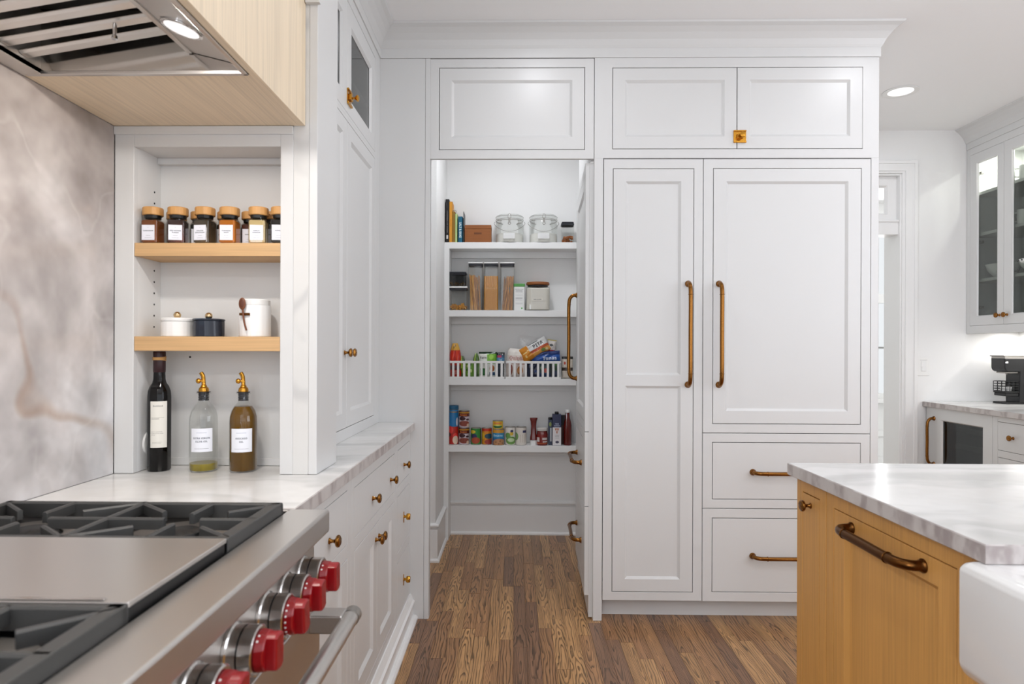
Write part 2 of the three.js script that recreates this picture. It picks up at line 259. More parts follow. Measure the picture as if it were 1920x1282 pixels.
{ // doorway with a transom light above
  const z = Zb, d = struct('door_1', [frame(1.64, -0.3, 2.694, 2.532, 0.096, 0.3, 0.096, 0.082, 0.018).translate(0, 0, z + 0.018), frame(1.66, -0.3, 2.676, 2.514, 0.06, 0.3, 0.06, 0.05, 0.008).translate(0, 0, z + 0.026), frame(1.64, -0.3, 2.694, 2.532, 0.022, 0.3, 0.022, 0.02, 0.012).translate(0, 0, z + 0.032)], M.trim);
  part(d, 'jamb', [bx(2.588, 2.60, 0, 2.45, z - 0.18, z + 0.006), bx(1.74, 1.752, 0, 2.45, z - 0.18, z + 0.006), bx(1.752, 2.588, 2.438, 2.45, z - 0.18, z + 0.006)], M.trim);
  part(d, 'transom_rail', [bx(1.752, 2.588, 2.043, 2.132, z - 0.12, z - 0.012), bx(1.752, 2.588, 2.128, 2.142, z - 0.12, z - 0.004)], M.trim);
  part(d, 'transom_sash', [frame(1.752, 2.14, 2.588, 2.438, 0.064, 0.043, 0.064, 0.06, 0.04).translate(0, 0, z - 0.03), bead(1.816, 2.183, 2.524, 2.378, 0.012, 0, -0.02).translate(0, 0, z - 0.03)], M.trim);
  part(d, 'pane', bx(1.82, 2.52, 2.18, 2.38, z - 0.056, z - 0.053, 0), M.glass);
}
// ---------------------------------------------------------------- mouldings
const crown = [[0, 2.649], [0.006, 2.649], [0.012, 2.660], [0.022, 2.682], [0.040, 2.706], [0.058, 2.724], [0.074, 2.734], [0.078, 2.7425], [0, 2.7425]];
struct('trim_1', sweep([[-0.635, -1.92], [-0.635, Zf], [1.669, Zf], [1.669, Zb]], crown), M.paint);
struct('trim_2', sweep([[-0.635, -1.92], [-0.635, Zf], [1.669, Zf], [1.669, Zb]], [[-0.02, 2.6058], [0.005, 2.6058], [0.005, 2.6493], [-0.02, 2.6493]]), M.paint);
struct('trim_3', sweep([[3.035, Zb], [3.035, -3.66]], crown), M.paint);
const cap = (y) => [[-0.002, y - 0.032], [0.014, y - 0.032], [0.014, y - 0.024], [0.022, y - 0.016], [0.022, y - 0.008], [0.009, y], [-0.002, y]];
const shoe = [[0, 0], [0.026, 0], [0.026, 0.010], [0.020, 0.018], [0.012, 0.021], [0, 0.021]];
const base = (h) => [[0, 0.0], [0.014, 0.0], [0.014, h - 0.03], [0, h - 0.03]];
for (const [n, path] of [['baseboard_pantry_left', [[-0.62, -3.78], [-0.47, -3.78], [-0.47, -4.195]]], ['baseboard_pantry_back', [[-0.44, Zb], [0.445, Zb]]]]) {
  const flip = n.endsWith('left') ? path : path; const p = n.endsWith('left') ? [[-0.56, -3.78], [-0.47, -3.78], [-0.47, -4.195]] : path;
  struct(n, [sweep(p, base(0.227)), sweep(p, cap(0.227)), sweep(p, shoe)], M.trim);
}
// tall end panel left of the pantry, with its edge strip
struct('trim_4', [bx(-0.66, -0.4233, 0, 2.6058, -2.995, Zf + 0.0005), bx(-0.4225, -0.4, 0, 2.6058, -3.0, Zf + 0.0012), bx(-0.44, -0.4, 0, 2.6058, -3.02, -2.99)], M.paint);
// ---------------------------------------------------------------- hardware
const knobProf = [[0, 0], [0.0085, 0], [0.0085, 0.002], [0.006, 0.004], [0.0045, 0.009], [0.0048, 0.014], [0.009, 0.0175], [0.0145, 0.020], [0.0165, 0.0235], [0.0155, 0.0275], [0.0105, 0.0305], [0, 0.0318]];
const gKnob = lathe(knobProf, 28, 0.9).rotateX(Math.PI / 2);
const gCupKnob = merge([lathe([[0, 0], [0.007, 0], [0.007, 0.004], [0.0055, 0.006], [0.0055, 0.011], [0.012, 0.013], [0.0145, 0.017], [0.0145, 0.026], [0.012, 0.030], [0, 0.031]], 28, 0.6).rotateX(Math.PI / 2), bx(-0.003, 0.003, -0.026, 0.022, 0, 0.003, 0.001)]);
const knob = (p, x, y, z = 0, mat = M.brass, g = gKnob) => { const m = part(p, 'knob', g, mat); m.position.set(x, y, z); return m; };
function pull(len, out = 0.045, r = 0.0072) {                 // bowed bar pull along local x, centred, face at z = 0
  const h = len / 2, P = [[-h, 0, 0.004], [-h, 0, 0.016], [-h + 0.006, 0, 0.030], [-h + 0.022, 0, out - 0.004], [-h + 0.05, 0, out], [0, 0, out], [h - 0.05, 0, out], [h - 0.022, 0, out - 0.004], [h - 0.006, 0, 0.030], [h, 0, 0.016], [h, 0, 0.004]];
  const g = [tube(P, r, 72, 12)];
  for (const s of [-1, 1]) { const ros = lathe([[0, 0], [0.0150, 0], [0.0150, 0.003], [0.0125, 0.006], [0.0112, 0.011], [0, 0.013]], 24, 0.7).rotateX(Math.PI / 2); g.push(ros.translate(s * h, 0, 0)); g.push(move(new THREE.TorusGeometry(r + 0.0005, 0.0015, 8, 18).rotateY(Math.PI / 2), s * (h - 0.052), 0, out)); }
  return merge(g);
}
const gPullLong = pull(0.466, 0.045, 0.0098).rotateZ(Math.PI / 2), gPull32 = pull(0.32, 0.045, 0.0092), gPull30v = pull(0.30, 0.045, 0.009).rotateZ(Math.PI / 2), gPull28 = pull(0.284, 0.045, 0.0112);
const handle = (p, g, x, y, z = 0, mat = M.bronze) => { const m = part(p, 'handle', g, mat); m.position.set(x, y, z); return m; };
function latch(p, x, y) {                                       // turn latch across two doors
  const m = part(p, 'latch', [bx(-0.029, 0.029, -0.026, 0.026, 0, 0.003, 0.001), bx(-0.029, 0.029, 0.022, 0.028, 0, 0.008, 0.001), bx(-0.029, 0.029, -0.03, -0.022, 0, 0.008, 0.001), bx(-0.014, 0.014, -0.012, 0.012, 0.002, 0.014, 0.003)], M.gold);
  m.position.set(x, y, 0); const k = part(m, 'turn_knob', lathe([[0, 0], [0.005, 0], [0.004, 0.012], [0.012, 0.02], [0.013, 0.024], [0.008, 0.028], [0, 0.029]], 20).rotateX(Math.PI / 2), M.gold); k.position.set(0.004, 0, 0.01); return m;
}

// overlay appliance panel: outer frame, joint backed in dark grey to stand for its shade, inner door or slab
function overlay(parent, name, x0, y0, x1, y1, g, inner) {
  const gx0 = x0 + g[0], gy0 = y0 + g[1], gx1 = x1 - g[2], gy1 = y1 - g[3], e = 0.0027;
  const d = part(parent, name, frame(x0, y0, x1, y1, ...g, 0.02), M.paint); part(d, 'shade_backing', bx(x0 + 0.004, x1 - 0.004, y0 + 0.004, y1 - 0.004, -0.026, -0.0185, 0), M.gap);
  if (inner) { const [f, p] = shaker(gx0 + e, gy0 + e, gx1 - e, gy1 - e, inner.rail, { thick: 0.018, mid: inner.mid }); part(d, 'door_frame', f, M.paint); part(d, 'door_panel', p, M.paint); }
  else part(d, 'drawer_front', bx(gx0 + e, gx1 - e, gy0 + e, gy1 - e, -0.018, 0, 0.0012), M.paint);
  return d;
}
// ---------------------------------------------------------------- refrigerator wall
{
  const t = thing('refrigerator_cabinet', 'pale grey built-in surround of the refrigerator wall with two small upper doors', 'cabinet', null, [0, 0, Zf]);
  part(t, 'face_frame', [frame(0.3621, 2.1412, 1.669, 2.6058, 0.0825, 0.0421, 0.0748, 0.0453, 0.02), bx(0.3624, 0.4035, 0, 2.1415, -0.024, 0.0004), bx(1.634, 1.669, 0, 2.1415, -0.024, 0)], M.paint);
  part(t, 'carcass', [bx(0.3624, 0.385, 0.0, 2.6, -0.72, -0.026), bx(1.645, 1.669, 0, 2.743, -1.385, -0.022), bx(0.385, 1.645, 2.15, 2.17, -0.7, -0.02), bx(0.385, 1.645, 2.6, 2.743, -0.7, -0.02), bx(0.385, 1.645, 0.0, 2.743, -0.74, -0.7, 0)], M.paint); part(t, 'shade_backing', bx(0.40, 1.64, 2.17, 2.6, -0.03, -0.021, 0), M.gap);  // dark sheet behind the doors stands for shade in their gaps
  for (const [a, b] of [[0.4446, 1.0182], [1.0182, 1.5942]]) { const [f, p] = shaker(a + 0.0024, 2.1833 + 0.0024, b - 0.0014, 2.5605 - 0.0024, 0.057); const d = part(t, 'door', f, M.paint); part(d, 'door_panel', p, M.paint); }
  latch(t, 1.031, 2.2404);
  part(t, 'toe_kick', bx(0.404, 1.634, 0, 0.098, -0.1, -0.075), M.paint); rebase(t);

  const g4 = [0.042, 0.0385, 0.0407, 0.0435];
  const f1 = thing('freezer', 'narrow grey panelled freezer column with a long bronze pull on its right', 'freezer', null, [0, 0, Zf]);
  const d1 = overlay(f1, 'door', 0.4066, 0.0959, 0.8637, 2.137, g4, { rail: 0.058, mid: [1.0866, 1.1391] }); handle(d1, gPullLong, 0.7968, 1.3277);
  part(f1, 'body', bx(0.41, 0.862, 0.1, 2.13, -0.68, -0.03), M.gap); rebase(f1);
  const f2 = thing('refrigerator', 'wide grey panelled refrigerator with one tall door over two drawers', 'refrigerator', null, [0, 0, Zf]);
  const d2 = overlay(f2, 'door', 0.8665, 0.8732, 1.6318, 2.137, [0.0435, 0.0405, 0.0415, 0.0425], { rail: 0.059 }); handle(d2, gPullLong, 0.939, 1.3277);
  const d3 = overlay(f2, 'drawer', 0.8665, 0.5252, 1.6318, 0.8705, [0.0435, 0.0405, 0.0415, 0.0405]); handle(d3, gPull32, 1.2569, 0.6926);
  const d4 = overlay(f2, 'drawer', 0.8665, 0.095, 1.6318, 0.5222, [0.0435, 0.0425, 0.0415, 0.0415]); handle(d4, gPull32, 1.2569, 0.3063);
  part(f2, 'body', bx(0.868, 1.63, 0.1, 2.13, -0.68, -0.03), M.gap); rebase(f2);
}
{ // overhead cabinet above the pantry opening
  const t = thing('overhead_cabinet', 'pale grey cabinet with one wide panelled front above the pantry opening', 'cabinet', null, [0, 0, Zf]);
  overlay(t, 'door', -0.4, 2.139, 0.3595, 2.6035, [0.0405, 0.0415, 0.0415, 0.041], { rail: 0.057 });
  part(t, 'carcass', [bx(-0.4, 0.3595, 2.30, 2.6, -0.34, -0.03), bx(-0.42, 0.3605, 2.6, 2.743, -0.06, -0.02)], M.paint); rebase(t);
}
{ // hidden pantry door, swung open into the pantry; its outer face looks left
  const a = 1.9 * Math.PI / 180, g = new THREE.Group(); g.name = 'door_2'; tag(g, 'grey hidden pantry door swung inward, faced like the refrigerator with bronze pulls', null, null, 'structure'); scene.add(g);
  g.position.set(0.3435, 0, -2.990); g.rotation.y = Rr - a;      // local x runs from the hinge side: x = z
  part(g, 'door_slab', bx(-0.69, 0, 0.008, 2.125, -0.034, 0, 0.001), M.paint);
  const L = -0.672, R = -0.002, z = 0.019, f = new THREE.Group(); 
  const G = [0.0405, 0.0405, 0.0415, 0.0425];
  const u = overlay(g, 'door_face', L, 0.8732, R, 2.125, G, { rail: 0.059 }); u.position.z = z; handle(u, gPullLong, L + 0.062, 1.3277);
  const b = overlay(g, 'drawer', L, 0.5252, R, 0.8705, G); b.position.z = z; handle(b, gPull32, (L + R) / 2 - 0.03, 0.6926);
  const c = overlay(g, 'drawer', L, 0.11, R, 0.5222, G); c.position.z = z; handle(c, gPull32, (L + R) / 2 - 0.03, 0.3063);
  part(g, 'hinge', [bx(-0.03, -0.004, 2.125, 2.137, -0.028, -0.004), bx(-0.02, 0.0, 2.10, 2.112, -0.04, -0.03)], M.chrome);
}
// ---------------------------------------------------------------- left: tall cabinet on the counter
{
  const X = -0.635, t = thing('tall_cabinet', 'tall grey cabinet standing on the counter with glazed doors above solid doors', 'cabinet', null, [X, 0, 0], Rl);
  const x0 = 1.905, x1 = 2.969, xl = 1.94, xm = 2.397, xr = 2.868, e = 0.0015;   // local x = -z
  part(t, 'face_frame', [frame(x0, 0.9145, x1, 2.125, xl - x0, 0.042, x1 - xr, 0.014, 0.02, 0.0004), frame(x0, 2.125, x1, 2.6058, xl - x0, 0.014, x1 - xr, 0.042, 0.02, 0.0004)], M.paint);
  part(t, 'carcass', [bx(x0, x1, 0.915, 0.935, -0.44, -0.021), bx(x0, x1, 2.10, 2.12, -0.44, -0.021), bx(x0, x1, 2.59, 2.74, -0.44, -0.021), bx(x0, x0 + 0.02, 0.92, 2.74, -0.44, -0.021), bx(x1 - 0.02, x1, 0.92, 2.74, -0.44, -0.021), bx(x0, x1, 0.92, 2.74, -0.45, -0.44, 0)], M.interior);
  part(t, 'shelf', bx(x0 + 0.02, x1 - 0.02, 2.36, 2.38, -0.43, -0.05), M.interior);
  for (const [a, b] of [[xl, xm], [xm, xr]]) {
    const [f, p] = shaker(a + e, 0.957 + e, b - e, 2.111 - e, 0.058); const d = part(t, 'door', f, M.paint); part(d, 'door_panel', p, M.paint); knob(d, a === xl ? b - 0.03 : a + 0.03, 1.24);
    const gl = part(t, 'glazed_door', [frame(a + e, 2.139 + e, b - e, 2.563 - e, 0.056, 0.062, 0.066, 0.072, 0.02), bead(a + 0.056, 2.201, b - 0.0675, 2.4895, 0.008, -0.001, -0.010)], M.paint); part(gl, 'pane', bx(a + 0.05, b - 0.06, 2.195, 2.495, -0.014, -0.011, 0), M.greyGlass);
  }
  latch(t, xm + 0.02, 2.205); rebase(t);
}
// ---------------------------------------------------------------- left: base cabinets, each its own unit; faces look to +x
const Xb = -0.488;
const lowTop = 0.879;
function baseUnit(label, a, b, build) {
  const t = thing('base_cabinet', label, 'cabinet', 'grey base cabinets under the left counter', [Xb, 0, 0], Rl);
  part(t, 'carcass', bx(a, b, 0.09, lowTop, -0.58, -0.03, 0), M.paint); build(t); rebase(t); return t;
}
const slabDrawer = (t, x0, y0, x1, y1) => part(t, 'drawer', bx(x0 + 0.0018, x1 - 0.0018, y0 + 0.0018, y1 - 0.0018, -0.02, 0, 0.0012), M.paint);
const ffr = (x0, x1, list, l, r) => { const s = rect(new THREE.Shape(), x0, 0.10, x1, lowTop); for (const [a, b] of list) s.holes.push(rect(new THREE.Path(), x0 + l, a, x1 - r, b)); return [uvBox(extr(s, 0.02, 0.001).translate(0, 0, -0.02)), bx(x0 + 0.002, x1 - 0.002, 0.10, lowTop - 0.002, -0.03, -0.022, 0)]; };
baseUnit('grey base cabinet beside the range with one drawer over one door', 1.352, 1.899, (t) => {
  part(t, 'face_frame', ffr(1.352, 1.899, [[0.684, 0.842], [0.155, 0.643]], 0.04, 0.04), M.paint);
  const d = slabDrawer(t, 1.392, 0.684, 1.859, 0.842); knob(d, 1.674, 0.748);
  const [f, p] = shaker(1.394, 0.157, 1.857, 0.641, 0.058); const dr = part(t, 'door', f, M.paint); part(dr, 'door_panel', p, M.paint);
});
baseUnit('wide grey base cabinet with a two-knob drawer over a pair of doors', 1.899, 2.618, (t) => {
  part(t, 'face_frame', ffr(1.899, 2.618, [[0.676, 0.832], [0.155, 0.639]], 0.041, 0.035), M.paint);
  const d = slabDrawer(t, 1.94, 0.676, 2.583, 0.832); knob(d, 2.186, 0.742); knob(d, 2.50, 0.742);
  for (const [a, b, k] of [[1.9418, 2.2605, 2.236], [2.2625, 2.5812, 2.287]]) { const [f, p] = shaker(a, 0.157, b, 0.637, 0.058); const dr = part(t, 'door', f, M.paint); part(dr, 'door_panel', p, M.paint); knob(dr, k + 0.0, 0.585); }
});
baseUnit('narrow grey base cabinet of three stacked drawers beside the tall end panel', 2.618, 2.9695, (t) => {
  part(t, 'face_frame', ffr(2.618, 2.9695, [[0.680, 0.832], [0.403, 0.638], [0.125, 0.361]], 0.035, 0.029), M.paint);
  const a = slabDrawer(t, 2.653, 0.680, 2.9405, 0.832); knob(a, 2.80, 0.748);
  for (const [y0, y1, k] of [[0.403, 0.638, 0.52], [0.125, 0.361, 0.245]]) { const d = slabDrawer(t, 2.653, y0, 2.9405, y1); knob(d, 2.80, k, 0, M.gold, gCupKnob); }
});
struct('baseboard_left', [sweep([[Xb, -1.352], [Xb, -2.9695]], [[-0.01, 0], [0.016, 0], [0.016, 0.074], [0.024, 0.078], [0.024, 0.086], [0.016, 0.092], [0.005, 0.118], [-0.01, 0.118]]), sweep([[Xb + 0.012, -1.352], [Xb + 0.012, -2.9695]], shoe)], M.trim);
function slab(name, label, x0, x1, z0, z1, bottom = 0.879, top = 0.914) {
  const t = thing(name, label, 'countertop', null);
  part(t, 'top', bx(x0, x1, bottom + 0.002, top, z0, z1, 0.002), M.counter); const e = 0.0006;
  return t;
}
// a slab cut to an outline in plan, its polished top and its mottled edges
function planSlab(t, pts, y0, y1) {
  const s = new THREE.Shape(pts.map(([x, z]) => new THREE.Vector2(x, -z)));
  const g = extr(s, y1 - y0, 0.002).rotateX(-Math.PI / 2).translate(0, y0, 0), p = g.attributes.position, n = g.attributes.normal, top = [], side = [];
  for (let i = 0; i < p.count; i += 3) { const up = n.getY(i) > 0.9 && n.getY(i + 1) > 0.9; for (let k = i; k < i + 3; k++) (up ? top : side).push(p.getX(k), p.getY(k), p.getZ(k)); }
  const mk = (a) => { const q = new THREE.BufferGeometry(); q.setAttribute('position', new THREE.Float32BufferAttribute(a, 3)); q.computeVertexNormals(); return uvBox(q); };
  part(t, 'top', mk(top), M.counter); part(t, 'edge', mk(side), M.edge);
}
{
  const t = thing('countertop', 'pale quartzite counter running from the range along the left wall', 'countertop');
  planSlab(t, [[-0.466, -1.352], [-0.466, -2.9695], [-1.085, -2.9695], [-1.085, -1.352]], 0.879, 0.914); rebase(t);
  const c = thing('countertop', 'pale stone counter nearer than the range on the left', 'countertop'); planSlab(c, [[-0.466, -0.12], [-1.085, -0.12], [-1.085, 2.2], [-0.466, 2.2]], 0.879, 0.914); rebase(c);
  const b = thing('base_cabinet', 'grey base cabinet nearer than the range on the left', 'cabinet', null, [Xb, 0, 0], Rl); part(b, 'carcass', bx(-2.2, 0.118, 0.1, 0.879, -0.59, 0), M.paint); part(b, 'toe_kick', bx(-2.2, 0.118, 0, 0.1, -0.59, -0.06), M.paint); rebase(b);
}
struct('wall_backsplash', bx(-1.10, -1.085, 0.914, 1.852, -1.712, 0.6, 0.001), M.splash);
// ---------------------------------------------------------------- left: spice niche and its stone pilaster
{
  const z = -1.713, t = thing('niche_cabinet', 'open grey spice niche with two oak shelves in the column beside the range', 'cabinet', null, [0, 0, z]);
  part(t, 'face_frame', [bx(-1.0845, -1.032, 0.9148, 1.838, -0.02, 0), bx(-0.634, -0.599, 0.9148, 1.838, -0.02, 0), bx(-1.032, -0.634, 1.797, 1.838, -0.02, -0.0003), bx(-1.0845, -0.599, 1.829, 1.851, -0.02, 0.006)], M.paint);
  part(t, 'side', [bx(-1.049, -1.032, 0.9148, 1.84, -0.135, -0.018), bx(-0.634, -0.619, 0.9148, 1.84, -0.135, -0.018)], M.nichePaint);
  part(t, 'back', [bx(-1.05, -0.619, 0.9148, 1.84, -0.150, -0.132, 0), bx(-1.032, -0.634, 1.782, 1.80, -0.132, -0.112), bx(-1.032, -0.634, 0.9148, 0.936, -0.133, -0.127)], M.nichePaint);
  part(t, 'top', bx(-1.049, -0.619, 1.80, 1.84, -0.135, -0.018), M.nichePaint);
  for (const [a, b] of [[1.502, 1.538], [1.246, 1.285]]) part(t, 'shelf', bx(-1.0315, -0.6345, a, b, -0.131, -0.002, 0.0015, true), M.shelfOak);
  const holes = []; for (let y = 1.09; y < 1.70; y += 0.032) if (Math.abs(y - 1.52) > 0.03 && Math.abs(y - 1.265) > 0.03) holes.push(rod(V(-1.0325, y, -0.098), V(-1.0312, y, -0.098), 0.0028, 0.0028, 10));
  for (const h of [...holes, rod(V(-0.945, 1.228, -0.1325), V(-0.945, 1.228, -0.1312), 0.003, 0.003, 10)]) part(t, 'peg_hole', h, M.gap);
  part(t, 'outlet_cover', [lathe([[0, 0.006], [0.02, 0.006], [0.031, 0.004], [0.034, 0.0], [0, 0]], 32).rotateZ(-Math.PI / 2).translate(-1.0318, 0.987, -0.076)], M.white); rebase(t);
}
struct('pillar', [bx(-0.599, -0.557, 0.9145, CEIL, -1.9, -1.714, 0.001)], M.pilaster);
struct('pillar', [bx(-0.557, -0.534, 0.9145, CEIL, -1.904, -1.7135, 0.002), bx(-1.085, -0.599, 1.853, CEIL, -1.9, -1.76, 0), bx(-1.085, -0.61, 0.9145, CEIL, -1.904, -1.87, 0)], M.paint);
struct('trim', [bx(-0.5655, -0.526, 2.178, 2.22, -1.714, -1.70), bx(-0.5655, -0.522, 2.22, 2.30, -1.714, -1.694)], M.paint).name = 'trim_6';
// ---------------------------------------------------------------- range
{
  const t = thing('range', 'stainless steel range with cast iron grates, a griddle and red knobs', 'range');
  const z0 = -1.348, z1 = -0.13, X = -0.41;
  part(t, 'body', [bx(-1.07, X - 0.02, 0.12, 0.895, z0, z1), bx(-1.07, -0.50, 0.0, 0.12, z0 + 0.03, z1 - 0.03)], M.steelDull);
  part(t, 'control_panel', bx(-0.47, -0.424, 0.738, 0.868, z0, z1, 0.002), M.steel);
  part(t, 'bullnose', [bx(-0.478, -0.391, 0.866, 0.914, z0, z1, 0.006)], M.steel);
  for (const z of [z0, z1 - 0.012]) part(t, 'side_trim', bx(-1.07, -0.478, 0.893, 0.912, z, z + 0.012, 0.001), M.steel);
  part(t, 'back_guard', bx(-1.083, -1.062, 0.893, 0.945, z0 + 0.05, z1, 0.003), M.steel);
  part(t, 'cooktop', bx(-1.062, -0.479, 0.878, 0.897, z0 + 0.012, z1 - 0.012, 0.002), M.deck);
  const door = part(t, 'oven_door', bx(-0.43, X, 0.16, 0.728, z0 + 0.004, z1 - 0.3, 0.004), M.steel);
  const hd = part(t, 'oven_handle', [rod(V(-0.337, 0.70, z0 + 0.022), V(-0.337, 0.70, z1 - 0.32), 0.0165, 0.0165, 28)], M.steel);
  for (const z of [z0 + 0.03, z1 - 0.40]) part(hd, 'handle_bracket', bx(-0.412, -0.345, 0.681, 0.719, z, z + 0.045, 0.004), M.steel);
  part(hd, 'end_cap', [rod(V(-0.337, 0.70, z0 + 0.016), V(-0.337, 0.70, z0 + 0.040), 0.0178, 0.0178, 28), rod(V(-0.337, 0.70, z0 + 0.042), V(-0.337, 0.70, z0 + 0.044), 0.017, 0.017, 28)], M.steelDull);
  // grates: one frame per section, fingers aimed at two burners
  const bar = (ax, az, cx, cz, w = 0.011, y0 = 0.914, y1 = 0.935) => {
    const d = Math.hypot(cx - ax, cz - az), s = new THREE.Shape(); s.moveTo(-w / 2, y0); s.lineTo(-w / 2, y1 - 0.003); s.lineTo(-w / 2 + 0.003, y1); s.lineTo(w / 2 - 0.003, y1); s.lineTo(w / 2, y1 - 0.003); s.lineTo(w / 2, y0); s.closePath();
    const g = extr(s, d, 0.001); g.rotateY(Math.atan2(cx - ax, cz - az)); g.translate(ax, 0, az); return uvBox(g);
  };
  const grate = (za, zb) => {
    const xa = -1.052, xb = -0.479, xm = (xa + xb) / 2, zm = (za + zb) / 2, g = [];
    g.push(bar(xa, za + 0.007, xb, za + 0.007, 0.014, 0.906), bar(xa, zb - 0.007, xb, zb - 0.007, 0.014, 0.906), bar(xa + 0.007, za, xa + 0.007, zb, 0.014, 0.906), bx(xb - 0.024, xb, 0.908, 0.935, za, zb, 0.003), bar(xm, za, xm, zb, 0.012));
    for (const cx of [(xa + xm) / 2, (xm + xb) / 2]) {
      const hx = (xm - xa) / 2, hz = (zb - za) / 2, gap = 0.034;
      for (const [sx, sz] of [[1, 0], [-1, 0], [0, 1], [0, -1]]) g.push(bar(cx + sx * hx * 0.98, zm + sz * hz * 0.95, cx + sx * gap, zm + sz * gap));
      for (const [sx, sz] of [[1, 1], [-1, 1], [1, -1], [-1, -1]]) g.push(bar(cx + sx * hx * 0.98, zm + sz * hz * 0.92, cx + sx * 0.062, zm + sz * 0.052, 0.010));
    }
    for (const x of [xa + 0.02, xb - 0.012]) for (const z of [za + 0.02, zb - 0.02]) g.push(bx(x - 0.012, x + 0.012, 0.896, 0.912, z - 0.014, z + 0.014, 0.002));
    const m = part(t, 'grate', g, M.iron);
    for (const cx of [(xa + xm) / 2, (xm + xb) / 2]) {
      part(t, 'burner', [lathe([[0, 0.018], [0.026, 0.018], [0.034, 0.014], [0.036, 0.008], [0.044, 0.006], [0.046, 0], [0, 0]], 36).translate(cx, 0.896, zm)], M.black);
      part(t, 'drip_pan', [lathe([[0.05, 0.003], [0.105, 0.006], [0.108, 0.004], [0.05, 0.0]], 40).translate(cx, 0.897, zm)], M.steelDull);
    }
  };
  grate(-1.316, -1.062); grate(-0.787, -0.528); grate(-0.526, -0.268);
  const gr = part(t, 'griddle', [bx(-1.045, -0.482, 0.897, 0.928, -1.058, -0.791, 0.002)], M.black);
  part(gr, 'griddle_cover', [bx(-0.99, -0.480, 0.928, 0.936, -1.060, -0.789, 0.002), bx(-1.045, -0.99, 0.928, 0.939, -1.060, -0.789, 0.002)], M.steel);
  part(gr, 'cover_edge', bx(-1.02, -0.512, 0.936, 0.9385, -0.797, -0.790, 0.0008), M.polished);
  // knobs: steel collar, dark ring, red grip
  const collar = lathe([[0, 0], [0.040, 0], [0.040, 0.004], [0.037, 0.006], [0.037, 0.019], [0, 0.019]], 44, 0.5).rotateZ(-Rl), ring = lathe([[0, 0], [0.0362, 0], [0.0362, 0.0025], [0, 0.0025]], 40).rotateZ(-Rl);
  const ring2 = lathe([[0, 0], [0.0365, 0], [0.0365, 0.019], [0.034, 0.0205], [0, 0.0205]], 44, 0.5).rotateZ(-Rl), skirt = lathe([[0, 0], [0.029, 0], [0.0305, 0.002], [0.0290, 0.013], [0.027, 0.015], [0, 0.015]], 40, 0.6).rotateZ(-Rl);
  const gs = new THREE.Shape(); gs.absarc(0, 0, 0.0278, -0.62, 0.62); gs.absarc(0, 0, 0.0278, Math.PI - 0.62, Math.PI + 0.62); gs.closePath();
  const grip = extr(gs, 0.031, 0.004, 14).rotateY(Rl);
  [[-1.267, 0], [-1.172, 0.03], [-1.078, 0.12], [-0.954, -0.05], [-0.83, 0], [-0.72, 0]].forEach(([z, tw]) => {
    const k = part(t, 'knob', merge([collar, ring2.clone().translate(0.0215, 0, 0)]), M.collar); k.position.set(-0.4235, 0.80, z);
    part(k, 'dark_ring', ring.clone().translate(0.019, 0, 0), M.black);
    const r = part(k, 'grip', merge([skirt.clone().translate(0.042, 0, 0), grip.clone().rotateX(Rl + tw).translate(0.042, 0, 0)]), M.red);
    const dots = []; for (let i = 0; i < (tw === 0.12 ? 8 : 2); i++) { const a = 0.5 + i * 0.3 + tw; dots.push(rod(V(0.046, 0.0299 * Math.cos(a), 0.0299 * Math.sin(a)), V(0.046, 0.0306 * Math.cos(a), 0.0306 * Math.sin(a)), 0.0018, 0.0018, 8)); }
    part(k, 'dial_marks', dots, M.white);
  });
  rebase(t);
}
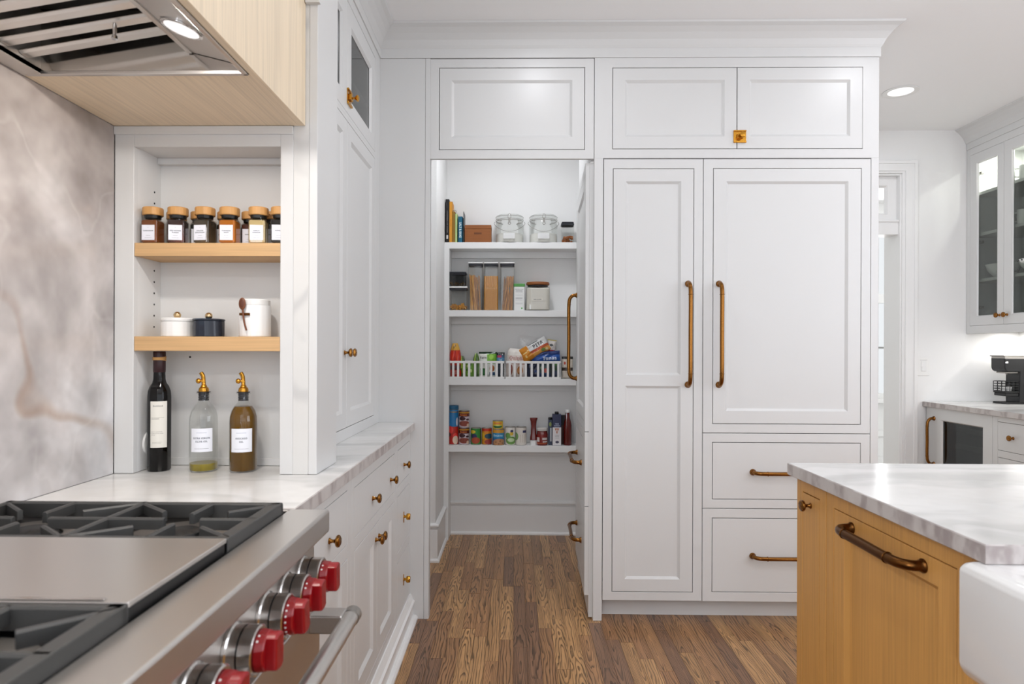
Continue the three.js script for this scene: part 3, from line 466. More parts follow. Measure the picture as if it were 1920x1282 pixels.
// ---------------------------------------------------------------- range hood
{
  const t = thing('range_hood', 'light oak range hood with a stainless liner and slanted baffles', 'hood'), y = 1.852;
  part(t, 'canopy', [bx(-0.5845, -0.567, y, CEIL, -1.7125, 0.2, 0.001)], M.hoodOak);
  part(t, 'bottom_board', [bx(-1.0845, -0.5845, y, y + 0.02, -1.7125, -1.392, 0.0008)], M.hoodOak);
  part(t, 'shell', [bx(-1.0845, -0.5845, 2.12, 2.14, -1.7125, 0.2, 0), bx(-1.0845, -0.5845, y + 0.02, 2.12, -1.7125, -1.70, 0)], M.gap);
  const a = -1.075, b = -0.5855, z0 = -1.391, z1 = -0.18;
  const quad = (P) => { const g = new THREE.BufferGeometry(); g.setAttribute('position', new THREE.Float32BufferAttribute([...P[0], ...P[1], ...P[2], ...P[0], ...P[2], ...P[3]], 3)); g.computeVertexNormals(); return uvBox(g); };
  const fy = (x) => 1.866 + (x + 1.04) / 0.305 * 0.05;           // filter plane rises towards the front
  const px = -0.708, py = 1.896, qx = -0.598, qy = 1.868;
  const slabQuad = (P, d) => merge([quad(P), quad(P.map(([x, yy, z]) => [x, yy + d, z]))]);
  part(t, 'liner', [bx(a - 0.009, a + 0.036, y - 0.002, y + 0.012, z0, z1, 0.002), bx(a, b, y - 0.003, y + 0.006, z0 - 0.001, z0 + 0.010, 0.002), bx(a, b, y - 0.003, y + 0.006, z1 - 0.01, z1, 0.002), bx(b - 0.012, b, y - 0.003, y + 0.01, z0, z1, 0.002), bx(a + 0.03, a + 0.036, y, 1.99, z0, z1, 0)], M.steel);
  for (const z of [z0 + 0.006, z1 - 0.009]) part(t, 'end_plate', bx(a + 0.03, b - 0.01, y + 0.004, 2.0, z, z + 0.003, 0), M.polished);
  const lp = part(t, 'light_panel', [slabQuad([[px, py, z0 + 0.012], [qx, qy, z0 + 0.012], [qx, qy, z1], [px, py, z1]], 0.004), slabQuad([[qx, qy, z0 + 0.012], [b - 0.004, y + 0.004, z0 + 0.012], [b - 0.004, y + 0.004, z1], [qx, qy, z1]], 0.004), bx(px - 0.006, px + 0.004, py - 0.004, py + 0.06, z0 + 0.012, z1, 0.001)], M.steel);
  const up = part(t, 'filter_frame', [bx(-1.045, px, 1.99, 1.995, z0 + 0.012, z1, 0)], M.gap);
  const sh = new THREE.Shape(); sh.moveTo(-0.017, 0); sh.lineTo(-0.012, -0.004); sh.lineTo(0.008, -0.004); sh.lineTo(0.020, 0.013); sh.lineTo(0.0185, 0.014); sh.lineTo(0.0072, -0.0025); sh.lineTo(-0.0115, -0.0025); sh.lineTo(-0.017, 0.0015); sh.closePath();
  const L = px - 0.006 + 1.038, baf = extr(sh, L, 0).rotateY(Rl); baf.rotateZ(Math.atan2(0.05, 0.305)); baf.rotateX(0);
  const bafG = uvBox(baf);
  for (let k = 0; k < 21; k++) { const m = part(t, 'baffle', bafG, M.baffle); m.position.set(-1.038, 1.872, z0 + 0.055 + k * 0.0535); }
  const pin = part(t, 'filter_knob', [rod(V(0, 0, 0), V(0, 0.024, 0), 0.0035, 0.0035, 12), lathe([[0, -0.01], [0.006, -0.008], [0.0055, -0.002], [0.0035, 0], [0, 0]], 16)], M.chrome); pin.position.set(-0.80, 1.875, -1.262);
  // lamp in the slanted panel
  const dx = qx - px, dy = qy - py, ang = Math.atan2(dy, dx), lx = -0.660, ly = py + (lx - px) / dx * dy;
  const lamp = part(t, 'lamp_trim', lathe([[0.032, 0], [0.039, 0.0], [0.039, -0.002], [0.034, -0.003], [0.032, -0.002]], 40), M.chrome); lamp.position.set(lx, ly - 0.001, -1.252); lamp.rotation.z = ang;
  part(lamp, 'lamp_lens', lathe([[0, -0.0025], [0.0325, -0.0025], [0.0325, 0.001], [0, 0.001]], 40), M.glow);
  areaLight('hood_lamp', [lx - 0.006 * Math.sin(-ang), ly - 0.010, -1.252], [lx + Math.sin(ang) * 1.0, ly - 1.0, -1.252], 0.05, 0.05, HOOD_LIGHT, 0xfff8f0);
  areaLight('hood_lamp', [lx - 0.006 * Math.sin(-ang), ly - 0.010, -0.55], [lx + Math.sin(ang) * 1.0, ly - 1.0, -0.55], 0.05, 0.05, HOOD_LIGHT, 0xfff8f0);
  const l2 = part(t, 'lamp_trim', lamp.geometry, M.chrome); l2.position.set(lx, ly - 0.001, -0.55); l2.rotation.z = ang; part(l2, 'lamp_lens', lamp.children[0].geometry, M.glow);
  rebase(t);
}
// ---------------------------------------------------------------- island with apron sink
{
  const X = 0.852, T = lowTop;
  const u1 = thing('island_cabinet', 'narrow oak island cabinet at the far end with one slim knobbed door', 'cabinet', null, [X, 0, 0], Rr);
  part(u1, 'face_frame', [frame(-1.946, 0.1, -1.767, T, 0.037, 0.02, 0.036, 0.042, 0.02, 0.001)], M.islandOak);
  part(u1, 'shade_backing', bx(-1.94, -1.772, 0.11, T - 0.01, -0.03, -0.021, 0), M.gap); part(u1, 'carcass', [bx(-1.946, -1.767, 0.1, T, -0.62, -0.03), bx(-1.95, -1.767, 0, 0.1, -0.62, -0.05)], M.islandOak);  // dark sheet behind the frame, shade of the door gap as colour
  const d1 = part(u1, 'door', bx(-1.9062, -1.8058, 0.123, 0.8340, -0.02, 0, 0.001), M.islandOak); knob(d1, -1.858, 0.806, 0, M.bronze); rebase(u1);
  const u2 = thing('dishwasher', 'oak panelled dishwasher in the island with a long bronze bar pull', 'dishwasher', null, [X, 0, 0], Rr);
  const f = part(u2, 'door', [frame(-1.7632, 0.1, -1.204, T - 0.002, 0.0375, 0.02, 0.042, 0.044, 0.02, 0.001), ], M.islandOak); part(f, 'shade_backing', bx(-1.76, -1.206, 0.1, T - 0.004, -0.03, -0.0185, 0), M.gap);  // dark sheet darkens the groove round the panel like shade
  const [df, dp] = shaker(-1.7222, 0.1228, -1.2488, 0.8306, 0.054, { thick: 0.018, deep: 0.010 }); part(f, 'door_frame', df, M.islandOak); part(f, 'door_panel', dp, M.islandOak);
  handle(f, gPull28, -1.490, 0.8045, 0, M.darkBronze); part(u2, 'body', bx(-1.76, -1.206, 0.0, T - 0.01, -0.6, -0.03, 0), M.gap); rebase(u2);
  const u3 = thing('island_cabinet', 'oak island cabinet under the white apron sink', 'cabinet', null, [X, 0, 0], Rr);
  part(u3, 'carcass', bx(-1.2035, -0.375, 0.0, 0.655, -0.6, 0), M.islandOak); part(u3, 'stile', bx(-1.2035, -1.172, 0.655, T, -0.04, 0), M.islandOak); rebase(u3);
  const u5 = thing('island_cabinet', 'oak island cabinet nearer than the apron sink', 'cabinet', null, [X, 0, 0], Rr); part(u5, 'carcass', bx(-0.37, 0.6, 0.0, T, -0.6, 0), M.islandOak); rebase(u5);
  const u4 = thing('island_cabinet', 'oak back panel side of the island facing the right counter', 'cabinet'); part(u4, 'carcass', bx(1.475, 1.62, 0.0, T, -1.946, 0.6), M.islandOak); rebase(u4);
  const t = thing('countertop', 'pale quartzite island top cut out round the apron sink', 'countertop');
  planSlab(t, [[0.8225, -1.131], [0.8225, -1.947], [1.66, -1.947], [1.66, 0.62], [0.8225, 0.62], [0.8225, -0.43], [1.27, -0.43], [1.27, -1.131]], 0.879, 0.914); rebase(t);
  // sink: rounded apron block with a hollow basin
  const s = thing('sink', 'white fireclay apron sink set into the oak island', 'sink');
  const xa = 0.796, xb = 1.30, za = -1.168, zb = -0.39, y0 = 0.665, y1 = 0.8785;
  const N = 6, ring = (i, y, q, A = [xa, za, xb, zb]) => { const [x0, z0, x1, z1] = [A[0] + i, A[1] + i, A[2] - i, A[3] - i], P = []; [[x1 - q, z1 - q, 0], [x0 + q, z1 - q, 1], [x0 + q, z0 + q, 2], [x1 - q, z0 + q, 3]].forEach(([cx, cz, k]) => { for (let j = 0; j <= N; j++) { const a = (k + j / N) * Math.PI / 2; P.push([cx + q * Math.cos(a), y, cz + q * Math.sin(a)]); } }); return P; };
  const R = [], IN = [xa + 0.066, za + 0.085, xb - 0.05, zb - 0.06], arc = (f) => { for (let j = 0; j <= 6; j++) f(j / 6 * Math.PI / 2); };
  R.push(ring(0.2, y0, 0.003)); arc((a) => R.push(ring(0.032 * (1 - Math.sin(a)), y0 + 0.032 * (1 - Math.cos(a)), 0.014))); arc((a) => R.push(ring(0.02 * (1 - Math.cos(a)), y1 - 0.02 * (1 - Math.sin(a)), 0.014)));
  arc((a) => R.push(ring(-0.012 * (1 - Math.sin(a)), y1 - 0.012 * (1 - Math.cos(a)), 0.035, IN))); R.push(ring(0.002, y0 + 0.06, 0.035, IN)); arc((a) => R.push(ring(0.002 + 0.03 * (1 - Math.cos(a)), y0 + 0.06 - 0.035 * Math.sin(a), 0.035, IN))); R.push(ring(0.15, y0 + 0.022, 0.01, IN));
  const P = [], M4 = 4 * (N + 1); for (let i = 0; i < R.length - 1; i++) for (let j = 0; j < M4; j++) { const k = (j + 1) % M4, A = R[i][j], B = R[i][k], C = R[i + 1][k], D = R[i + 1][j]; P.push(...A, ...B, ...C, ...A, ...C, ...D); }
  for (const r0 of [R[0], R[R.length - 1]]) for (let j = 1; j < M4 - 1; j++) P.push(...r0[0], ...r0[j], ...r0[j + 1]);
  let g = new THREE.BufferGeometry(); g.setAttribute('position', new THREE.Float32BufferAttribute(P, 3)); g = toCreasedNormals(clean(g), 0.6);
  part(s, 'basin', g, M.sinkClay); part(s, 'drain', lathe([[0, 0.003], [0.03, 0.003], [0.042, 0.001], [0.045, 0], [0, 0]], 32).translate((IN[0] + IN[2]) / 2, y0 + 0.0225, (IN[1] + IN[3]) / 2), M.chrome); rebase(s);
}
// ---------------------------------------------------------------- right wall: glazed cabinet, counter, cooler
{
  const X = 3.035, t = thing('wall_cabinet', 'grey glazed wall cabinet with lit upper shelf holding white dishes', 'cabinet', null, [X, 0, 0], Rr);
  const x0 = -4.357, x1 = -3.66, a = -4.325, m = -4.030, b = -3.735, bot = 1.371, top = 2.649, e = 0.0012;   // local x = z
  part(t, 'face_frame', [frame(x0, bot, x1, 2.606, a - x0, 0.052, x1 - b, 0.046, 0.02), bx(x0, x1, 2.606, 2.649, -0.02, 0.004)], M.paint);
  part(t, 'carcass', [bx(x0, x0 + 0.018, bot + 0.02, CEIL - 0.001, -0.36, -0.021), bx(x1 - 0.018, x1, bot + 0.02, CEIL - 0.001, -0.36, -0.021), bx(x0, x1, bot + 0.02, bot + 0.04, -0.36, -0.021), bx(x0, x1, 2.60, CEIL - 0.001, -0.36, -0.021), bx(x0, x1, bot + 0.02, CEIL - 0.001, -0.363, -0.352, 0), bx(x0, x1, bot, bot + 0.045, -0.021, -0.002)], M.interior);
  for (const y of [2.286, 2.015, 1.712]) part(t, 'shelf', bx(x0 + 0.018, x1 - 0.018, y, y + 0.02, -0.35, -0.03), M.interior);
  for (const [l, r, k] of [[a, m, m - 0.032], [m, b, m + 0.030]]) {
    const d = part(t, 'glazed_door', [frame(l + e, 1.4245, r - e, 2.559, l === a ? 0.058 : 0.062, 0.059, l === a ? 0.052 : 0.058, 0.064, 0.02), bead(l + e + 0.06, 1.4835, r - e - 0.055, 2.495, 0.006, -0.001, -0.01)], M.paint);
    part(d, 'pane', bx(l + 0.05, r - 0.05, 1.475, 2.505, -0.014, -0.011, 0), M.clearGlass); knob(d, k, 1.482, 0, M.bronze);
    for (const y of [2.43, 1.975, 1.545]) part(d, 'hinge', bx(l === a ? l + 0.02 : r - 0.07, l === a ? l + 0.07 : r - 0.02, y - 0.009, y + 0.009, -0.045, -0.022, 0.003), M.steelDull);
  }
  const puck = part(t, 'puck_light', [lathe([[0, 0], [0.032, 0], [0.032, -0.008], [0, -0.008]], 28).translate(-4.17, 2.598, -0.18), lathe([[0, 0], [0.032, 0], [0.032, -0.008], [0, -0.008]], 28).translate(-3.87, 2.598, -0.18)], M.glow);
  for (const z of [-4.17, -3.87]) areaLight('cabinet_light', [X + 0.18, 2.586, z], [X + 0.18, 0, z], 0.06, 0.06, 800, 0xfffdf8);
  const strip = part(t, 'strip_light', bx(x0 + 0.05, x1 - 0.05, bot + 0.012, bot + 0.018, -0.27, -0.22, 0.001), M.glow);
  areaLight('strip_light', [X + 0.245, bot + 0.008, (x0 + x1) / 2], [X + 0.245, 0, (x0 + x1) / 2], 0.05, 0.58, 70, 0xfffcf8);
  rebase(t);
}
{ // dishes behind the glass
  const bowl = (r, h) => lathe([[0, 0], [r * 0.45, 0], [r * 0.5, 0.004], [r * 0.85, h * 0.5], [r, h], [r - 0.004, h], [r * 0.8, h * 0.5], [r * 0.4, 0.01], [0, 0.01]], 36, 0.9);
  const put = (o, x, y, z, ry = 0) => { o.position.set(x, y, z); o.rotation.y = ry; return o; };
  put(solo('bowl', 'plain white bowl on the lower glass cabinet shelf behind the left door', 'bowl', bowl(0.098, 0.088), M.porcelain), 3.165, 1.732, -4.205);
  [0, 1].forEach((i) => put(solo('plate', ['lower small white plate stacked beside the white bowl', 'upper small white plate stacked beside the white bowl'][i], 'plate', [lathe([[0, 0], [0.03, 0], [0.055, 0.008], [0.056, 0.011], [0.03, 0.006], [0, 0.006]], 30), lathe([[0, 0.006], [0.054, 0.01], [0.054, 0.019], [0, 0.019]], 30)], M.porcelain), 3.105, 1.732 + i * 0.0195, -4.095));
  const b2 = solo('bowl', 'white bowl with a dark beaded rim behind the right glass door', 'bowl', bowl(0.09, 0.08), M.porcelain); put(b2, 3.13, 1.732, -3.895);
  part(b2, 'rim_beads', [...Array(18).keys()].map((i) => new THREE.SphereGeometry(0.006, 8, 6).translate(0.088 * Math.cos(i / 9 * Math.PI), 0.074, 0.088 * Math.sin(i / 9 * Math.PI))), std(0x55565a, 0.4));
  const mugG = [lathe([[0, 0], [0.034, 0], [0.037, 0.004], [0.038, 0.085], [0.035, 0.085], [0.034, 0.008], [0, 0.008]], 32, 0.7)], mugH = tube([[0.036, 0.07, 0], [0.058, 0.068, 0], [0.064, 0.045, 0], [0.055, 0.022, 0], [0.036, 0.018, 0]], 0.0045, 24, 8);
  const mug = (label, x, y, z, ry) => { const m = solo('mug', label, 'mug', mugG, M.porcelain, 'white mugs in the glass cabinet'); part(m, 'handle', mugH, M.porcelain); return put(m, x, y, z, ry); };
  mug('white mug on the middle glass cabinet shelf, its handle toward the door', 3.105, 2.035, -3.955, Math.PI * 0.75); mug('second white mug from the left on the middle glass cabinet shelf', 3.12, 2.035, -3.84, 2.2);
  mug('white mug on the lit top shelf of the glass cabinet', 3.115, 2.306, -3.955, 2.6); mug('white mug on the bottom of the glass cabinet behind the right door', 3.12, 1.411, -3.865, 2.4);
  const p = solo('pitcher', 'small white pitcher on the middle glass cabinet shelf', 'pitcher', [lathe([[0, 0], [0.034, 0], [0.042, 0.02], [0.038, 0.06], [0.028, 0.085], [0.033, 0.105], [0.031, 0.105], [0.026, 0.085], [0.035, 0.06], [0.03, 0.01], [0, 0.008]], 30)], M.porcelain); put(p, 3.115, 2.035, -4.10); part(p, 'handle', mugH, M.porcelain);
  const c = solo('cup', 'small dark blue patterned cup at the bottom of the glass cabinet', 'cup', lathe([[0, 0], [0.02, 0], [0.034, 0.045], [0.032, 0.045], [0.018, 0.005], [0, 0.005]], 24), std(0x59647c, 0.3)); put(c, 3.1, 1.411, -4.12);
}
{ // counter, cooler and drawers
  const ct = thing('countertop', 'pale quartzite counter along the right wall under the glazed cabinet', 'countertop'); planSlab(ct, [[2.744, -3.0], [2.744, -4.357], [3.398, -4.357], [3.398, -3.0]], 0.884, 0.917); rebase(ct);
  const X = 2.764, t = thing('beverage_cooler', 'grey panelled beverage cooler with a glass door and bronze pull', 'cooler', null, [X, 0, 0], Rr);
  const l = -4.357, r = -3.752, y1 = 0.883;
  const d = part(t, 'door', [frame(l + 0.012, 0.1, r, y1, 0.145, 0.09, 0.075, 0.077, 0.022), bead(l + 0.157, 0.19, r - 0.075, y1 - 0.077, 0.006, -0.001, -0.012)], M.paint);
  part(d, 'pane', bx(l + 0.15, r - 0.07, 0.18, y1 - 0.07, -0.018, -0.014, 0), M.darkGlass); const h = handle(d, gPull30v, l + 0.09, 0.661); 
  part(t, 'cabinet_body', [bx(l, r, 0.1, 0.12, -0.58, -0.03), bx(l, r, 0.86, y1, -0.58, -0.03), bx(l, l + 0.14, 0.1, y1, -0.58, -0.026), bx(r - 0.03, r, 0.1, y1, -0.58, -0.026), bx(l, r, 0.1, y1, -0.6, -0.58, 0), bx(l + 0.14, l + 0.21, 0.12, 0.86, -0.03, -0.022)], M.coolerDark);
  for (const y of [0.74, 0.635, 0.43, 0.30]) part(t, 'wine_shelf', [bx(l + 0.215, r - 0.03, y, y + 0.03, -0.075, -0.05), bx(l + 0.215, r - 0.03, y, y + 0.006, -0.55, -0.06)], M.coolerWood);
  const txt = print(128, 40, (x, w, hh) => lines(x, ['41 · 38'], w, 30, 30, 0, '#bfe6ff'), '#020304');
  part(t, 'control_bar', bx(l + 0.215, r - 0.03, 0.505, 0.545, -0.07, -0.04), M.black);
  const sc = part(t, 'display_screen', new THREE.PlaneGeometry(0.085, 0.026).translate(l + 0.37, 0.553, -0.042), new THREE.MeshStandardMaterial({ color: 0x050608, emissive: 0xffffff, emissiveMap: txt, emissiveIntensity: 1.0, roughness: 0.4 })); part(t, 'display_mount', bx(l + 0.32, l + 0.42, 0.538, 0.569, -0.06, -0.0435), M.black);
  part(t, 'toe_kick', bx(l, r, 0, 0.1, -0.58, -0.07), M.paint); rebase(t);
  const u = thing('base_cabinet', 'grey base cabinet of stacked drawers beside the beverage cooler', 'cabinet', null, [X, 0, 0], Rr);
  const a = -3.75, b = -3.02; part(u, 'face_frame', [bx(a + 0.04, b - 0.04, 0.853, y1, -0.02, -0.0003), bx(a + 0.04, b - 0.04, 0.65, 0.69, -0.02, -0.0003), bx(a + 0.04, b - 0.04, 0.1, 0.14, -0.02, -0.0003), bx(a, a + 0.04, 0.1, y1, -0.02, 0), bx(b - 0.04, b, 0.1, y1, -0.02, 0), bx(a + 0.04, b - 0.04, 0.385, 0.415, -0.02, -0.0003)], M.paint);
  part(u, 'carcass', [bx(a, b, 0.1, y1, -0.62, -0.024, 0), bx(a, b, 0, 0.1, -0.62, -0.07)], M.paint);
  for (const [p, q] of [[0.69, 0.853], [0.415, 0.65], [0.14, 0.385]]) { const dr = part(u, 'drawer', bx(a + 0.042, b - 0.042, p + 0.002, q - 0.002, -0.02, 0, 0.001), M.paint); knob(dr, a + 0.155, (p + q) / 2, 0, M.bronze); knob(dr, b - 0.16, (p + q) / 2, 0, M.bronze); } rebase(u);
}
struct('wall_backsplash_right', bx(3.385, 3.40, 0.917, 1.40, Zb, -3.0, 0), std(0xf3f3f1, 0.25));
{ // light switch
  const t = thing('light_switch', 'white rocker light switch plate on the wall by the doorway', 'switch', null, [0, 0, Zb]);
  part(t, 'plate', bx(2.708, 2.790, 1.09, 1.214, 0, 0.006, 0.003), M.white); part(t, 'rocker', [bx(2.732, 2.766, 1.118, 1.186, 0.004, 0.009, 0.002), bx(2.735, 2.763, 1.12, 1.152, 0.006, 0.013, 0.002)], M.porcelain); part(t, 'slot_line', bx(2.725, 2.773, 1.193, 1.195, 0.0055, 0.0066, 0), std(0xa8a8a8, 0.5)); rebase(t);
}
{ // coffee machine seen from its side, head towards the island
  const t = thing('coffee_machine', 'black coffee machine with a grey lid standing on the right counter', 'coffee machine'), y = 0.917, z0 = -4.25, z1 = -4.13, X = 3.12;
  const S = new THREE.Shape(); S.moveTo(X, 1.21); S.lineTo(X, 1.155); S.quadraticCurveTo(X + 0.002, 1.132, X + 0.022, 1.124); S.lineTo(X + 0.095, 1.124); S.lineTo(X + 0.095, y + 0.012); S.lineTo(X + 0.212, y + 0.012); S.lineTo(X + 0.212, 1.21); S.closePath();
  part(t, 'body', extr(S, z1 - z0, 0.006).translate(0, 0, z0), M.blackGloss);
  part(t, 'lid', [bx(X - 0.007, X + 0.214, 1.2225, 1.2295, z0 - 0.001, z1 + 0.001, 0.002), bx(X + 0.001, X + 0.212, 1.206, 1.2225, z0 + 0.001, z1 - 0.001, 0.003)], M.steelDull);
  part(t, 'base', bx(X + 0.012, X + 0.212, y, y + 0.012, z0, z1, 0.004), M.black);
  part(t, 'spout', [bx(X + 0.018, X + 0.11, 1.114, 1.124, z0 + 0.02, z1 - 0.012, 0.004), rod(V(X + 0.058, 1.116, -4.19), V(X + 0.058, 1.106, -4.19), 0.010, 0.005)], M.steelDull);
  part(t, 'water_window', [frame(X + 0.146, 1.0, X + 0.205, 1.165, 0.005, 0.005, 0.005, 0.005, 0.004).translate(0, 0, z1 + 0.003)], M.chrome);
  part(t, 'badge', bx(X + 0.004, X + 0.022, 1.178, 1.188, z1 - 0.001, z1 + 0.0012, 0.0006), M.chrome);
  part(t, 'drip_tray', [bx(X + 0.008, X + 0.115, 0.988, 0.996, z0 + 0.008, z1 - 0.004, 0.003), bx(X + 0.012, X + 0.1, 0.968, 0.988, z0 + 0.012, z1 - 0.008, 0.004)], M.black); rebase(t);
  const w = thing('wire_basket', 'small black wire basket of pods under the coffee machine spout', 'basket'), lo = 0.9965, hi = 1.062, xa = X + 0.010, xb = X + 0.092, za = z0 + 0.010, zb = z1 - 0.006, wires = [];
  for (const yy of [lo + 0.003, lo + 0.018, lo + 0.033, lo + 0.050, hi]) wires.push(tube([[xa, yy, za], [xb, yy, za], [xb, yy, zb], [xa, yy, zb]].map(([a, b, c]) => V(a, b, c)), 0.0018, 40, 6, true));
  for (const k of [0, 0.33, 0.66, 1]) for (const z of [za, zb]) wires.push(rod(V(xa + (xb - xa) * k, lo + 0.002, z), V(xa + (xb - xa) * k, hi, z), 0.0022, 0.0022, 8)); for (const z of [za + 0.035, za + 0.07]) for (const x of [xa, xb]) wires.push(rod(V(x, lo + 0.002, z), V(x, hi, z), 0.0022, 0.0022, 8));
  part(w, 'wires', wires, M.black); for (const k of [0.3, 0.72]) part(w, 'pod', lathe([[0, 0], [0.014, 0], [0.018, 0.026], [0.019, 0.028], [0, 0.029]], 20, 0.6).translate(xa + (xb - xa) * k, lo + 0.004, (za + zb) / 2), M.white); rebase(w);
}
// ---------------------------------------------------------------- recessed ceiling lights
{
  const trim = lathe([[0.064, -0.002], [0.092, -0.001], [0.093, -0.004], [0.086, -0.006], [0.072, -0.005], [0.066, -0.002]], 48), lens = lathe([[0, -0.002], [0.0725, -0.002], [0.0725, 0.0], [0, 0.0]], 48);
  const spots = [[2.205, -3.707, 'recessed ceiling light above the doorway passage, seen right of the cabinets'], [0.10, -2.42, 'recessed ceiling light in front of the pantry cabinet'], [1.78, -2.42, 'recessed ceiling light in front of the right refrigerator door'], [0.10, -0.8, 'recessed ceiling light over the aisle between range and island'], [1.78, -0.8, 'recessed ceiling light over the island near end'], [0.10, 1.4, 'recessed ceiling light over the aisle by the rear windows'], [1.78, 1.4, 'recessed ceiling light over the island by the rear windows'], [2.75, -2.0, 'recessed ceiling light over the right counter aisle'], [2.75, 0.6, 'recessed ceiling light over the right counter near end']];
  for (const [x, z, label] of spots) {
    const t = thing('recessed_light', label, 'light', 'recessed ceiling lights', [x, CEIL, z]); part(t, 'trim_ring', trim, M.white); part(t, 'lens', lens, M.glow);
    areaLight('recessed_lamp', [x, CEIL - 0.009, z], [x, 0, z], 0.128, 0.128, CAN_LIGHT, 0xf8faff);
  }
  const t = thing('recessed_light', 'recessed ceiling light inside the pantry above the shelves', 'light', 'recessed ceiling lights', [-0.02, CEIL, -3.62]); part(t, 'trim_ring', trim, M.white); part(t, 'lens', lens, M.glow);
  areaLight('recessed_lamp', [-0.02, CEIL - 0.009, -3.62], [-0.02, 0, -3.62], 0.128, 0.128, PANTRY_LIGHT, 0xf8faff);
}
// ---------------------------------------------------------------- spice niche: jars, canisters, bottles
const sq = (w, q) => { const s = new THREE.Shape(), h = w / 2; s.moveTo(-h + q, -h); s.lineTo(h - q, -h); s.quadraticCurveTo(h, -h, h, -h + q); s.lineTo(h, h - q); s.quadraticCurveTo(h, h, h - q, h); s.lineTo(-h + q, h); s.quadraticCurveTo(-h, h, -h, h - q); s.lineTo(-h, -h + q); s.quadraticCurveTo(-h, -h, -h + q, -h); return s; };
const upBox = (w, q, y0, y1, bev = 0.003) => extr(sq(w, q), y1 - y0, bev).rotateX(-Rl).translate(0, y0, 0);
const paper = (tex) => std(0xffffff, 0.7, 0, { map: tex });
const spiceLabel = (arr) => paper(print(120, 160, (x, w) => { lines(x, ['~'], w, 34, 18, 0, '#777'); lines(x, arr, w, 68, 17, 20, '#333a44'); x.fillStyle = '#8b919c'; x.fillRect(40, 112, 40, 2); x.fillRect(30, 136, 60, 2); }, '#e9ebf4'));
const grains = (hex, sp) => { const c = new THREE.Color(hex); return std(0xffffff, 0.9, 0, { map: dataTex(64, 64, (u, v) => { const k = 1 + (vnoise(u * 32, v * 32, 32, 32) - 0.5) * sp; const s = c.clone().convertLinearToSRGB(); return [s.r * 255 * k, s.g * 255 * k, s.b * 255 * k]; }) }); };
const jarGlassG = merge([upBox(0.047, 0.008, 0, 0.066, 0.003), lathe([[0.0215, 0.066], [0.019, 0.071], [0.019, 0.078]], 28)]), jarFillG = upBox(0.0435, 0.007, 0.003, 0.064, 0.003), jarLidG = lathe([[0, 0.0785], [0.0245, 0.0785], [0.0262, 0.080], [0.0262, 0.0985], [0.0245, 0.1005], [0, 0.1005]], 36, 0.5), jarNeckG = lathe([[0.0195, 0.070], [0.0205, 0.0705], [0.0215, 0.0785], [0.0195, 0.0785]], 28), labG = bx(-0.0175, 0.0175, 0.009, 0.05, 0.0235, 0.0239, 0);
{ const p = labG.attributes.position, q = labG.attributes.uv; for (let i = 0; i < p.count; i++) q.setXY(i, (p.getX(i) + 0.0175) / 0.035, (p.getY(i) - 0.009) / 0.041); }
uvBox(jarLidG);
const spice = { rust: grains(0x8a4a14, 0.3), flakes: grains(0x5c3226, 1.1), herb: grains(0x5c4a33, 0.9), turmeric: grains(0xc8730f, 0.15), cream: grains(0xdcc28a, 0.12), dark: grains(0x2b2520, 0.6), pepper: grains(0x35332f, 0.9), redbrown: grains(0x6d2f18, 0.6) };
const jar = (label, x, z, fill, text, ry) => {
  const t = thing('spice_jar', label, 'jar', 'square spice jars with bamboo lids', [x, 1.538, z], ry);
  part(t, 'glass', jarGlassG, M.jarGlass); part(t, 'spice', jarFillG, fill); part(t, 'neck_ring', jarNeckG, M.black); part(t, 'lid', jarLidG, M.bamboo); part(t, 'label', labG, text); return t;
};
const S0 = 1.538;
jar('leftmost front spice jar, filled with rust-brown powder', -0.9985, -1.746, spice.rust, spiceLabel(['CINNAMON']), 0.0);
jar('front spice jar of dark red flakes, second from the left', -0.9290, -1.746, spice.flakes, spiceLabel(['RED PEPPER', 'FLAKES']), 0.2);
jar('front spice jar of brown dried herbs, third from the left', -0.8540, -1.746, spice.herb, spiceLabel(['ITALIAN', 'SEASONING']), -0.12);
jar('front spice jar of bright orange powder', -0.7860, -1.746, spice.turmeric, spiceLabel(['TURMERIC', 'ROOT']), 0.05);
jar('front spice jar of pale cream powder', -0.7060, -1.746, spice.cream, spiceLabel(['GARLIC', 'POWDER']), 0.15);
jar('rightmost front spice jar, half hidden by the niche stile', -0.6595 + 0.016, -1.744, spice.pepper, spiceLabel(['PEPPER']), 0.05);
const greyLab = spiceLabel(['PAPRIKA']);
jar('rear spice jar behind the gap between rust-brown and red-flake jars', -0.965, -1.806, spice.dark, greyLab, 0.5);
jar('rear spice jar of black pepper between the red-flake and herb jars', -0.896, -1.806, spice.pepper, greyLab, 0.15);
jar('rear spice jar of dark grains between the herb and orange jars', -0.820, -1.806, spice.dark, greyLab, -0.25);
jar('rear spice jar of red-brown powder between the orange and cream jars', -0.751, -1.806, spice.redbrown, greyLab, 0.1);
jar('rear spice jar close behind the cream powder jar', -0.690, -1.808, spice.pepper, greyLab, 0.3);
jar('rear spice jar nearest the right side of the niche', -0.6595, -1.868 + 0.062 + 0.0, spice.dark, greyLab, 0).position.set(-0.6615, S0, -1.8065);
